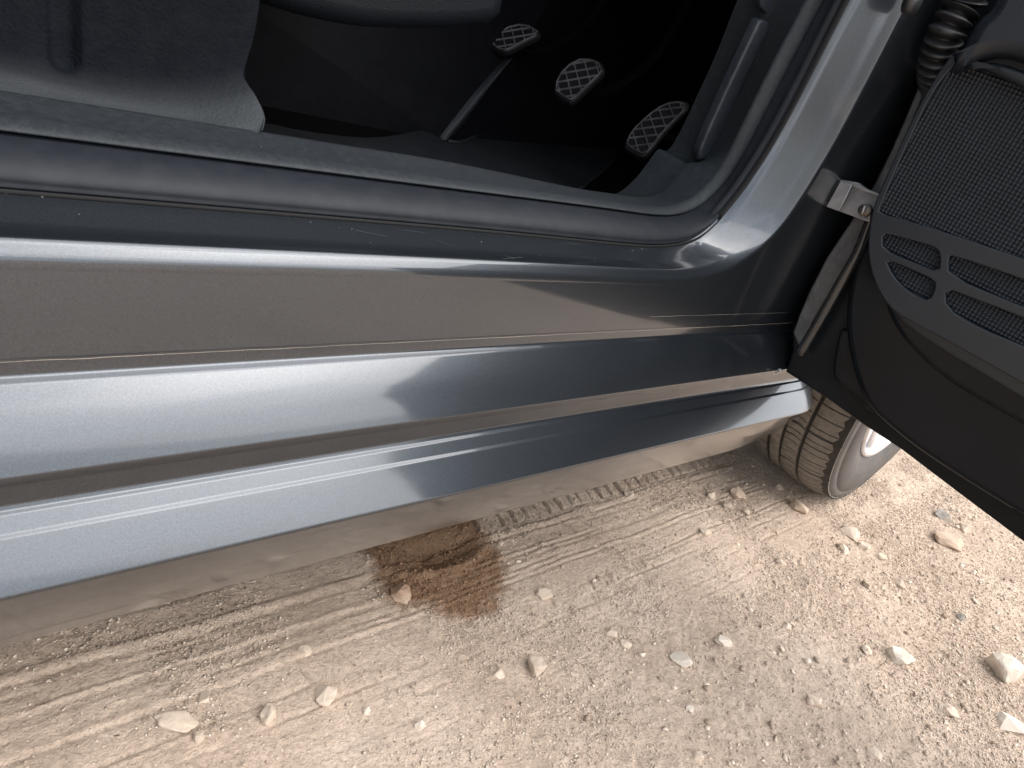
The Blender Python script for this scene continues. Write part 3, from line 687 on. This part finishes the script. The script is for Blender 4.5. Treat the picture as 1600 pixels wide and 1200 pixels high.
# armrest bulge above the grille
dpl('armrest', [[(1546, 14), (1528, 26), (1514, 50), (1497, 82), (1480, 108), (1496, 104), (1515, 95), (1532, 87), (1556, 83), (1580, 86), (1606, 96), (1720, 135), (R_, (.80, .45)), (R_, (.80, .60)), (1620, -60), (1560, -20)]], .088, .05, .014, M['door_trim'], 1, 'dark moulded armrest bulge above the grille')
dpl('grab_ledge', [[(1500, 107), (1520, 98), (1550, 96), (1575, 101), (1606, 112), (1720, 160), (1720, 192), (1606, 140), (1560, 119), (1530, 105)]], .072, .02, .006, M['door_trim'], 1)
# outer skin and handle on the far side
box('door_handle', tuple(P0-dn*.13+du*.78+EZ*.42-np.array([.02, .09, .015])), tuple(P0-dn*.13+du*.78+EZ*.42+np.array([.02, .09, .015])), M['paint'], door, .01)

# wiring boot
bp_ = [on_y(a, b, .402) for a, b in [(1530, -45), (1516, -16), (1505, 8), (1490, 32), (1480, 50), (1472, 71), (1467, 85), (1463, 100), (1461, 113), (1461, 126), (1466, 140)]]
bpth = resample(bp_, 16); sL = np.concatenate([[0], np.cumsum(np.linalg.norm(np.diff(bpth, axis=0), axis=1))])
sN = np.linspace(0, sL[-1], 300); bpth = np.stack([np.interp(sN, sL, bpth[:, k]) for k in range(3)], 1)
ph_ = np.cumsum(np.interp(sN, [0, sL[-1]*.55, sL[-1]], [1, 1.1, 1.75]))*(sN[1]-sN[0])/.0118
rad = np.array([.0125+.0090*abs(math.sin(math.pi*q))**1.6 for q in ph_]); rad *= np.interp(sN, [0, sL[-1]*.5, sL[-1]], [1.12, .98, .82])
tube('wiring_boot', bpth, rad, M['black_rubber'], car, 24, True, 'ribbed black rubber wiring boot between pillar and door')

# door check strap bracket and bolt
XB = .985
def yz_plate(name, pts, x, th, bev, material, parent, label=None):
    lp = [(on_x(a, b, x)[1], on_x(a, b, x)[2]) for a, b in pts]
    return plate(name, [lp], np.array([x, 0, 0.]), EY, EZ, -EX, 0, th, bev, material, parent, label)
ck = group_node('check_strap', car, on_x(1333, 315, XB))
yz_plate('bracket', [(1313, 283), (1330, 288), (1375, 306), (1366, 326), (1361, 330), (1358, 347), (1310, 330), (1291, 323)], XB, .012, .0015, M['steel'], ck, 'pale steel check strap bracket')
yz_plate('bracket_flange', [(1304, 278), (1311, 280), (1289, 323), (1283, 331)], XB-.004, .004, .001, M['steel'], ck)
yz_plate('bracket_fold', [(1313, 283), (1331, 289), (1311, 330), (1291, 323)], XB-.0125, .002, .0008, M['steel'], ck)
yz_plate('bracket_lip', [(1311, 280), (1340, 285), (1353, 295), (1376, 304), (1376, 308), (1330, 291), (1311, 284)], XB-.006, .010, .001, M['steel'], ck)
bc = on_x(1354, 329, XB-.012)
tube('bolt', [bc, bc-np.array([.010, 0, 0])], [.0075, .0068], M['metal_dark'], ck, 18)
tube('bolt_slot', [bc-np.array([.0102, .0010, .005]), bc-np.array([.0102, -.0010, -.005])], .0012, M['steel'], ck, 6)
hb = on_y(1419, 2, .418); tube('hinge_bolt', [hb, hb+np.array([0, -.010, 0])], [.012, .011], M['black_rubber'], car, 20)
tube('hinge_pin', [on_y(1250, 572, .398), on_y(1250, 572, .398)+np.array([0, 0, .05])], .008, M['metal_dark'], car, 12)

# rough metal, sealer and dirt where sill, pillar and door meet
def crumb(name, px, py, y, r, material, seed):
    bm = bmesh.new(); bmesh.ops.create_icosphere(bm, subdivisions=3, radius=r)
    for v in bm.verts:
        d = mnoise.noise(v.co*180+Vector((seed, 0, 0))); v.co *= 1+.5*d
    me = bpy.data.meshes.new(name); bm.to_mesh(me); bm.free(); me.materials.append(material)
    return link(name, me, Vector(on_y(px, py, y)), car)
crumb('rust_crumb', 1219, 578, .386, .0032, M['steel'], 1)
crumb('rust_crumb', 1214, 582, .386, .0020, M['film'], 5)

# --- fender, roof, bonnet, glass, rear side (mostly beyond the picture)
WX, WY, WZ, WR = 1.568, .447, .300, .302
arc = [(WX+.355*math.cos(a), WZ+.02+.355*math.sin(a)) for a in np.linspace(R(-14), R(174), 30)]
fl = [(1.175, .36), (1.165, .60), (1.165, .93), (1.6, .93), (2.05, .84), (2.22, .70), (2.25, .45), (2.15, .30)] + arc
plate('fender', [fl], np.array([0, .372, 0.]), EX, EZ, -EY, 0, .012, .004, M['paint'], car)
box('pillar_return', (1.155, .375, .345), (1.17, .44, .93), M['paint_dark'], car, .003)
part('bonnet', [(1.3, .39, .93), (2.05, .41, .84), (2.28, .6, .74), (2.28, 1.8, .74), (2.05, 1.99, .84), (1.3, 2.01, .93), (1.3, 1.2, .96), (2.05, 1.2, .88), (2.30, 1.2, .77)],
     [(0, 1, 7, 6), (6, 7, 4, 5), (1, 2, 8, 7), (7, 8, 3, 4)], M['paint'], car)
box('front_bumper', (2.18, .45, .22), (2.36, 1.95, .72), M['paint'], car, .05)
for y in (.55, 1.6): box('headlight', (2.20, y, .62), (2.37, y+.25, .73), M['lamp'], car, .03)
part('windscreen', [(1.28, .50, .95), (1.28, 1.90, .95), (.55, 1.80, 1.42), (.55, .60, 1.42)], [(0, 1, 2, 3)], M['glass'], car, False)
roofP = [[(.58, .56, 1.42), (-1.2, .56, 1.42)], [(.60, .72, 1.455), (-1.2, .72, 1.47)], [(.62, 1.2, 1.47), (-1.2, 1.2, 1.49)], [(.60, 1.68, 1.455), (-1.2, 1.68, 1.47)], [(.58, 1.84, 1.42), (-1.2, 1.84, 1.42)]]
loft('roof', [np.array(r_, float) for r_ in roofP], M['paint'], car)
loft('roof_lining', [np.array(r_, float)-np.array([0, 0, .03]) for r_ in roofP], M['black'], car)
tube('windscreen_pillar', [(1.02, .475, .93), (.80, .52, 1.22), (.58, .57, 1.41)], .03, M['paint'], car, 12)
box('centre_pillar', (-.17, .40, .45), (-.03, .52, 1.42), M['paint_dark'], car, .01)
rs_ = [(-.10, .36), (-.10, .93), (-1.2, .93), (-1.2, .36)]
plate('rear_door', [rs_], np.array([0, .372, 0.]), EX, EZ, -EY, 0, .05, .01, M['paint'], car)
part('rear_window', [(-.12, .40, .93), (-1.2, .40, .93), (-1.2, .56, 1.40), (-.12, .56, 1.40)], [(0, 1, 2, 3)], M['glass'], car, False)
box('far_side', (-1.2, 1.98, .24), (1.62, 2.03, .95), M['paint'], car, .01)
part('far_window', [(-1.2, 2.0, .95), (1.2, 2.0, .95), (.55, 1.84, 1.42), (-1.2, 1.84, 1.42)], [(0, 1, 2, 3)], M['glass'], car, False)

# --- front wheel
wheel = group_node('front_wheel', car, (WX, WY, WZ))
ST = R(2.2)                                            # steering
Wm = Matrix.Translation((WX, WY, WZ)) @ Matrix.Rotation(ST, 4, 'Z')
def wpt(r, a, t): return Wm @ Vector((r*math.cos(a), t, r*math.sin(a)))     # t<0 = outboard
def lathe(name, prof_, material, parent, seg=96):
    V, Fc = [], []; n = len(prof_)
    for k in range(seg):
        a = 2*math.pi*k/seg
        for r_, t_ in prof_: V.append(wpt(r_, a, t_))
    for k in range(seg):
        k2 = (k+1) % seg
        for j in range(n-1): Fc.append((k*n+j, k2*n+j, k2*n+j+1, k*n+j+1))
    return part(name, V, Fc, material, parent)
RT = WR
lathe('tyre', [(.183, -.082), (.188, -.090), (.205, -.0955), (.215, -.0995), (.235, -.1040), (.255, -.1030), (.2680, -.0990), (.2690, -.0975), (.2700, -.0990), (.279, -.0968), (.2835, -.0945), (.2865, -.091), (.2875, -.083),
               (.290, -.070), (.2905, -.03), (.2905, .03), (.290, .07), (.2885, .083), (.279, .093), (.255, .103), (.235, .104), (.21, .098), (.188, .082)], M['tyre'], wheel, 128)
def crown(t): return RT-.0005-.0155*abs(t/.1)**3.6-.0025*(t/.1)**2
def rib_ring(name, t0, t1, material):
    ts = np.linspace(t0, t1, 7); base = .2895
    return lathe(name, [(base, t0)]+[(crown(t_) - (.0012 if i in (0, 6) else 0), t_) for i, t_ in enumerate(ts)]+[(base, t1)], material, wheel, 128)
def block_mesh(name, t0, t1, da, skew, material):
    """one tread block, local frame: axle along y, block centred at angle 0"""
    V, Fc = [], []; nt_ = 6; FS = [0, .45, .475, .525, .55, 1]; na = 5
    gp = .0010
    for layer in (0, 1):
        for i in range(nt_+1):
            t_ = t0+(t1-t0)*i/nt_
            for j in range(na+1):
                f = FS[j]; a = (f-.5)*da*(1 if layer == 0 else .985)
                sk = skew*((t_-t0)/(t1-t0)-.5)**2*4*da-skew*da*.5
                edgecut = gp/RT
                a = np.clip(a, -da/2+edgecut, da/2-edgecut)+sk
                r_ = .288 if layer == 0 else crown(t_) - (.0012 if j in (0, na) else 0) - (.001 if i in (0, nt_) else 0) - (.005 if j in (2, 3) and 0 < i else 0)
                V.append((r_*math.cos(a), t_, r_*math.sin(a)))
    w_ = na+1; off_ = (nt_+1)*w_
    for i in range(nt_):
        for j in range(na):
            q = i*w_+j; Fc.append((off_+q, off_+q+1, off_+q+w_+1, off_+q+w_))
    for i in range(nt_):
        for j in (0, na):
            q = i*w_+j; Fc.append((q, q+w_, off_+q+w_, off_+q))
    for j in range(na):
        for i in (0, nt_):
            q = i*w_+j; Fc.append((q, q+1, off_+q+1, off_+q))
    me_ = bpy.data.meshes.new(name); me_.from_pydata(V, [], Fc); me_.materials.append(material)
    bm = bmesh.new(); bm.from_mesh(me_); bmesh.ops.recalc_face_normals(bm, faces=bm.faces); bm.to_mesh(me_); bm.free()
    return me_
for (t0, t1, N_, skew) in [(-.0945, -.0365, 68, -.02), (-.0290, .0020, 68, .15), (.036, .0945, 68, .3)]:
    me_ = block_mesh('tread_block', t0, t1, 2*math.pi/N_, skew, M['tread'])
    for k in range(N_):
        o = bpy.data.objects.new('tread_block', me_); C.objects.link(o); o.parent = wheel
        o.matrix_local = Matrix.Rotation(ST, 4, 'Z') @ Matrix.Rotation(-2*math.pi*k/N_+.01*math.sin(k*1.7), 4, 'Y')
rib_ring('tread_rib', .0095, .0285, M['tread'])
lathe('groove_floor', [(.2895, -.095), (.2918, -.08), (.2935, -.04), (.294, .0), (.2935, .04), (.2918, .08), (.2895, .095)], M['groove'], wheel, 96)
lathe('rim', [(.182, -.080), (.188, -.086), (.189, -.092), (.185, -.0955), (.180, -.094), (.178, -.088), (.176, -.080), (.172, -.060), (.168, -.02), (.165, .05), (.185, .088)], M['rim'], wheel, 96)
for k in range(5):
    a0 = 2*math.pi*k/5+R(-100)
    for sgn in (-1, 1):
        V = []; Fc = []
        for i, (r_, hw, t_) in enumerate([(.045, .014, -.052), (.09, .015, -.064), (.14, .014, -.076), (.178, .018, -.084)]):
            ca = a0+sgn*R(3+9*i/3)
            for (s, dt) in ((-1, .014), (-1, .003), (-.5, 0), (.5, 0), (1, .003), (1, .014)):
                ang_ = ca+s*hw/r_; V.append(wpt(r_, ang_, t_+dt))
        for i in range(3):
            for j in range(5): q = i*6+j; Fc.append((q, q+1, q+7, q+6))
        part('spoke', V, Fc, M['rim'], wheel)
lathe('hub', [(.0, -.066), (.028, -.066), (.034, -.060), (.055, -.052), (.06, -.03), (.06, .0)], M['rim'], wheel, 40)
lathe('brake_disc', [(.05, .0), (.125, .0), (.125, .02), (.05, .02)], M['metal_dark'], wheel, 48)
# wheel housing
V, Fc = [], []; seg = 24
for k in range(seg+1):
    a = R(-5)+R(190)*k/seg
    for y in (.384, .66): V.append((WX+.362*math.cos(a), y, WZ+.02+.362*math.sin(a)))
for k in range(seg): Fc.append((2*k, 2*k+1, 2*k+3, 2*k+2))
part('wheel_housing', V, Fc, M['metal_dark'], car)

# ------------------------------------------------------------------ stones
def hull_mesh(seed, npts, bev=0.0, noise_amp=0.0):
    rg = np.random.default_rng(seed); bm = bmesh.new()
    P = rg.normal(size=(npts, 3)); P /= np.linalg.norm(P, axis=1)[:, None]; P *= rg.uniform(.82, 1.0, (npts, 1))
    for p in P: bm.verts.new(p)
    bmesh.ops.convex_hull(bm, input=bm.verts)
    for v in [v for v in bm.verts if not v.link_faces]: bm.verts.remove(v)
    if bev: bmesh.ops.bevel(bm, geom=list(bm.edges), offset=bev, segments=1, affect='EDGES', clamp_overlap=True)
    if noise_amp:
        bmesh.ops.triangulate(bm, faces=bm.faces); bmesh.ops.subdivide_edges(bm, edges=bm.edges, cuts=1, use_grid_fill=True)
        for v in bm.verts: v.co += v.co.normalized()*noise_amp*mnoise.noise(v.co*2.3+Vector((seed, 0, 0)))
    bmesh.ops.recalc_face_normals(bm, faces=bm.faces)
    return bm
def hat(x, y): return float(height(np.array([x]), np.array([y]))[0])
STONES = [
 # px, py, w, h (px), material, seed, rz, label
 (630, 921, 31, 34, 'stone_wet', 3, 0, 'round stone half damp brown and half pale, lying in the wet brown stain'),
 (514, 1082, 36, 26, 'stone_pale', 4, .2, 'pale blocky stone with a squared end below the tyre tracks, left of the stain'),
 (425, 1113, 28, 34, 'stone_pale', 5, 1, 'pale angular stone standing just left below the squared blocky stone'),
 (277, 1124, 52, 17, 'stone_pale', 6, .6, 'long thin pale flake of stone at the lower left of the ground'),
 (315, 1085, 22, 18, 'stone_pale', 7, .6, 'small pale stone above the long thin flake at lower left'),
 (311, 1150, 16, 22, 'stone_tan', 8, .6, 'small flat tan stone just right below the long thin flake'),
 (658, 1129, 16, 20, 'stone_white', 9, .6, 'small whitish oval stone near the bottom edge under the stain'),
 (780, 1045, 22, 17, 'stone_pale', 10, .6, 'small pale stone just left of the large tan cracked stone below the stain'),
 (478, 1013, 18, 17, 'stone_pale', 12, .6, 'small rounded pale stone lying in the tyre track left of the stain'),
 (575, 1105, 10, 14, 'stone_white', 13, .6, 'tiny whitish upright chip right of the squared blocky stone'),
 (838, 1038, 36, 38, 'stone_tan', 14, .3, 'large dull tan stone half buried in the ground below the stain'),
 (852, 925, 26, 22, 'stone_tan', 15, .3, 'tan stone to the right of the wet brown stain'),
 (786, 845, 12, 9, 'stone_pale', 16, .3, 'tiny pale stone touching the upper right edge of the wet stain'),
 (960, 981, 18, 15, 'stone_pale', 17, .3, 'small pale stone, upper one of two close together in the middle of the ground'),
 (983, 998, 18, 14, 'stone_pale', 18, .9, 'small pale stone, lower one of two close together in the middle of the ground'),
 (1069, 1027, 30, 26, 'stone_white', 19, .9, 'whitish pointed stone in the middle foreground, left one of two'),
 (1132, 999, 28, 22, 'stone_white', 20, .2, 'whitish angular stone in the middle foreground, right one of two'),
 (1410, 1027, 38, 30, 'stone_white', 21, .4, 'big white stone left of the largest white stone at the right edge'),
 (1567, 1045, 46, 46, 'stone_white', 22, .4, 'largest white stone, near the right edge of the photo'),
 (1505, 960, 12, 11, 'stone_grey', 23, .4, 'small dark grey rounded pebble alone on pale dust at the right'),
 (1272, 1090, 20, 18, 'stone_pale', 24, .4, 'small pale stone in the lower right foreground below the two whitish stones'),
 (1081, 1105, 13, 13, 'stone_white', 25, .4, 'tiny whitish pebble on smooth dust straight below the left whitish stone'),
 (1331, 829, 30, 20, 'stone_pale', 26, .4, 'pale wedge shaped stone with a dark shaded side below the front tyre'),
 (1321, 853, 18, 20, 'stone_pale', 27, .4, 'small pale stone tucked under the wedge shaped stone below the tyre'),
 (1485, 845, 44, 22, 'stone_red', 28, .4, 'long brownish stone half sunk in the ground under the open door'),
 (1510, 823, 20, 18, 'stone_tan', 29, .4, 'tan stone just above right of the long brownish stone under the door'),
 (1475, 803, 24, 16, 'stone_grey', 30, .4, 'greyish crumbly stone next to the lower edge of the open door'),
 (1249, 790, 32, 24, 'stone_red', 31, .4, 'reddish blocky stone right against the bottom of the front tyre'),
 (1154, 769, 28, 20, 'stone_red', 32, .4, 'reddish wedge stone left of the front tyre, biggest of its cluster'),
 (1112, 770, 17, 15, 'stone_pale', 33, .4, 'pale stone at the left end of the cluster beside the front tyre'),
 (1139, 787, 17, 16, 'stone_tan', 34, .4, 'tan stone below the reddish wedge in the cluster beside the tyre'),
 (1166, 797, 13, 12, 'stone_pale', 35, .4, 'small pale crumb, lowest in the cluster beside the front tyre'),
 (1103, 829, 18, 12, 'stone_pale', 36, .4, 'pale flat stone alone below the stone cluster left of the tyre'),
 (1219, 760, 13, 12, 'stone_tan', 37, .4, 'small round tan pebble tucked under the tread of the front tyre'),
 (985, 767, 15, 13, 'stone_tan', 38, .4, 'small tan stone in the tyre track close below the sill'),
 (1357, 910, 14, 15, 'stone_tan', 39, .4, 'small tan stone left of a flat tan one, right of centre'),
 (1410, 907, 22, 13, 'stone_tan', 40, .4, 'flat tan stone in gravel between the wedge stone and the big white stones'),
 (1353, 848, 18, 13, 'stone_pale', 41, .4, 'small pale stone just right of the wedge shaped stone below the tyre'),
 (1381, 865, 16, 12, 'stone_pale', 42, .4, 'small pale slanted stone further right of the wedge stone below the tyre'),
 (1222, 874, 17, 13, 'stone_tan', 43, .4, 'small tan stone in open gravel below the tyre and its cluster'),
 (1487, 1107, 24, 19, 'stone_pale', 44, .4, 'pale stone below left of the largest white stone'),
 (1580, 1128, 42, 18, 'stone_white', 45, .2, 'flat white slab of stone at the lower right corner'),
 (1365, 1178, 20, 17, 'stone_pale', 46, .4, 'pale stone at the bottom edge right of centre'),
 (1092, 1182, 17, 16, 'stone_pale', 47, .4, 'small pale stone at the bottom edge near the middle'),
 (1230, 975, 15, 14, 'stone_pale', 48, .4, 'small pale stone in gravel right of the whitish pair'),
 (1355, 1015, 18, 13, 'stone_pale', 49, .4, 'small pale stone just left of the big white stone'),
]
for (px, py, w_, h_, mk, sd_, rz, lab) in STONES:
    p = on_z(px, py, 0.006); dist = np.linalg.norm(p-EYE); k = dist/F
    sx = w_*k*.64; sz = h_*k*.58; sy = (sx+sz)*.5
    bm = hull_mesh(sd_, 17, .13, .16)
    c_ = hat(p[0], p[1])
    # axes: sx along the picture's horizontal on the ground
    rt = Vector(WC[:, 0]); ang_ = math.atan2(rt.y, rt.x)
    rot = Matrix.Rotation(ang_, 4, 'Z')
    S = Matrix.Diagonal((sx, sy*1.0, sz*.85, 1))
    Rr = Matrix.Rotation(rz*.3, 4, 'Y') @ Matrix.Rotation(sd_*1.3, 4, 'Z')
    bm.transform(rot @ S @ Rr)
    for f in bm.faces: f.smooth = False
    me_ = bpy.data.meshes.new('stone'); bm.to_mesh(me_); bm.free(); me_.materials.append(M[mk])
    o = bpy.data.objects.new('stone', me_); C.objects.link(o); o.location = (p[0], p[1], c_+sz*.18)
    o['label'] = lab; o['category'] = 'stone'

# gravel and grit, uncountable: joined meshes
def scatter(name, label, n, smin, smax, power, variants, material, seed, dens, region, nv_=9):
    rg = np.random.default_rng(seed); Vs, Fs = [], []
    for v in range(variants):
        bm = hull_mesh(900+v+seed, nv_); bmesh.ops.triangulate(bm, faces=bm.faces); bm.verts.ensure_lookup_table(); bm.verts.index_update()
        Vs.append(np.array([x.co[:] for x in bm.verts])); Fs.append(np.array([[x.index for x in f.verts] for f in bm.faces])); bm.free()
    x0, x1, y0, y1 = region
    X_ = rg.uniform(x0, x1, n*3); Y_ = rg.uniform(y0, y1, n*3)
    keep = rg.random(n*3) < dens(X_, Y_); X_ = X_[keep][:n]; Y_ = Y_[keep][:n]; n = len(X_)
    H_ = height(X_, Y_); u = rg.random(n); S_ = smin*(1-u*(1-(smin/smax)**power))**(-1/power)
    var = rg.integers(0, variants, n); AV, AF = [], []; base = 0
    for v in range(variants):
        id_ = np.nonzero(var == v)[0]
        if not len(id_): continue
        m_ = len(id_); a_ = rg.uniform(0, 6.28, m_); ca, sa2 = np.cos(a_), np.sin(a_)
        asp = rg.uniform(.6, 1.3, (m_, 3)); asp[:, 2] *= .75
        L_ = Vs[v][None]*asp[:, None]*S_[id_][:, None, None]
        W_ = np.stack([L_[..., 0]*ca[:, None]-L_[..., 1]*sa2[:, None]+X_[id_][:, None], L_[..., 0]*sa2[:, None]+L_[..., 1]*ca[:, None]+Y_[id_][:, None], L_[..., 2]+H_[id_][:, None]+S_[id_][:, None]*.2], -1)
        nv = Vs[v].shape[0]; AV.append(W_.reshape(-1, 3)); AF.append((Fs[v][None]+(np.arange(m_)*nv)[:, None, None]+base).reshape(-1, 3)); base += m_*nv
    AV = np.vstack(AV).astype(np.float32); AF = np.vstack(AF).astype(np.int32)
    me_ = bpy.data.meshes.new(name); me_.vertices.add(len(AV)); me_.vertices.foreach_set('co', AV.ravel())
    me_.loops.add(AF.size); me_.loops.foreach_set('vertex_index', AF.ravel()); me_.polygons.add(len(AF))
    me_.polygons.foreach_set('loop_start', np.arange(0, AF.size, 3, dtype=np.int32)); me_.polygons.foreach_set('loop_total', np.full(len(AF), 3, np.int32))
    me_.update(calc_edges=True); me_.materials.append(material)
    at_ = me_.attributes.new('stain', 'FLOAT', 'POINT')
    s_ = poly_sd(AV[:, 0].astype(float), AV[:, 1].astype(float), STAIN)+.008*vnoise(AV[:, 0], AV[:, 1], .03, 40)
    at_.data.foreach_set('value', np.clip(.5+s_/.03, 0, 1).astype(np.float32))
    o = bpy.data.objects.new(name, me_); C.objects.link(o); o['kind'] = 'stuff'; o['label'] = label; o['category'] = 'gravel'
    return o
def gravel_mat(name, a, b_):
    Mt = bpy.data.materials.new(name); Mt.use_nodes = True; t = Mt.node_tree; bs = t.nodes['Principled BSDF']; N = t.nodes.new; Lk = t.links.new
    g = N('ShaderNodeNewGeometry'); r_ = N('ShaderNodeValToRGB'); Lk(g.outputs['Random Per Island'], r_.inputs[0])
    r_.color_ramp.elements[0].color = (*a, 1); r_.color_ramp.elements[1].color = (*b_, 1)
    e = r_.color_ramp.elements.new(.55); e.color = (*(np.array(a)*.45+np.array(b_)*.55), 1)
    at_ = N('ShaderNodeAttribute'); at_.attribute_name = 'stain'
    rp = N('ShaderNodeMapRange'); rp.inputs['From Min'].default_value = .35; rp.inputs['From Max'].default_value = .7; Lk(at_.outputs['Fac'], rp.inputs['Value'])
    mu = N('ShaderNodeMix'); mu.data_type = 'RGBA'; mu.blend_type = 'MULTIPLY'; Lk(rp.outputs[0], mu.inputs[0]); Lk(r_.outputs[0], mu.inputs[6]); mu.inputs[7].default_value = (.56, .41, .30, 1)
    Lk(mu.outputs[2], bs.inputs['Base Color']); bs.inputs['Roughness'].default_value = .85; bs.inputs['Specular IOR Level'].default_value = .3
    return Mt
M['gravel'] = gravel_mat('gravel_grains', (.38, .29, .225), (.80, .69, .58))
def dens(x, y):
    gran = np.clip(.5+1.6*vnoise(x, y, .07, 19)+.6*vnoise(x, y, .02, 21), 0, 1); pr = pressed(x, y)
    base = np.clip(.40+.55*vnoise(x, y, .13, 50)+.3*vnoise(x, y, .03, 51)+.2*(x > 1.0), .05, 1)
    st = np.clip(.5+poly_sd(x, y, STAIN)/.03, 0, 1)
    return np.clip(np.maximum(base*(1-pr)+(.12+.9*gran**2)*pr, .85*st), .02, 1)
REG = (.04, 2.1, -.26, .66)
scatter('gravel', 'fine loose grit scattered over the dusty ground', 170000, .00085, .0030, 2.1, 10, M['gravel'], 61, dens, REG, 6)
dens2 = lambda x, y: np.clip(.15+.5*vnoise(x, y, .16, 52)+.6*np.clip((x-.7)/.8, 0, 1)+.25*(y < .3), .04, 1)*(1-.75*pressed(x, y))
scatter('pebbles', 'small loose pebbles lying over the dusty ground', 7000, .0022, .0085, 2.9, 8, M['gravel'], 62, dens2, (.02, 2.6, -.45, .9))
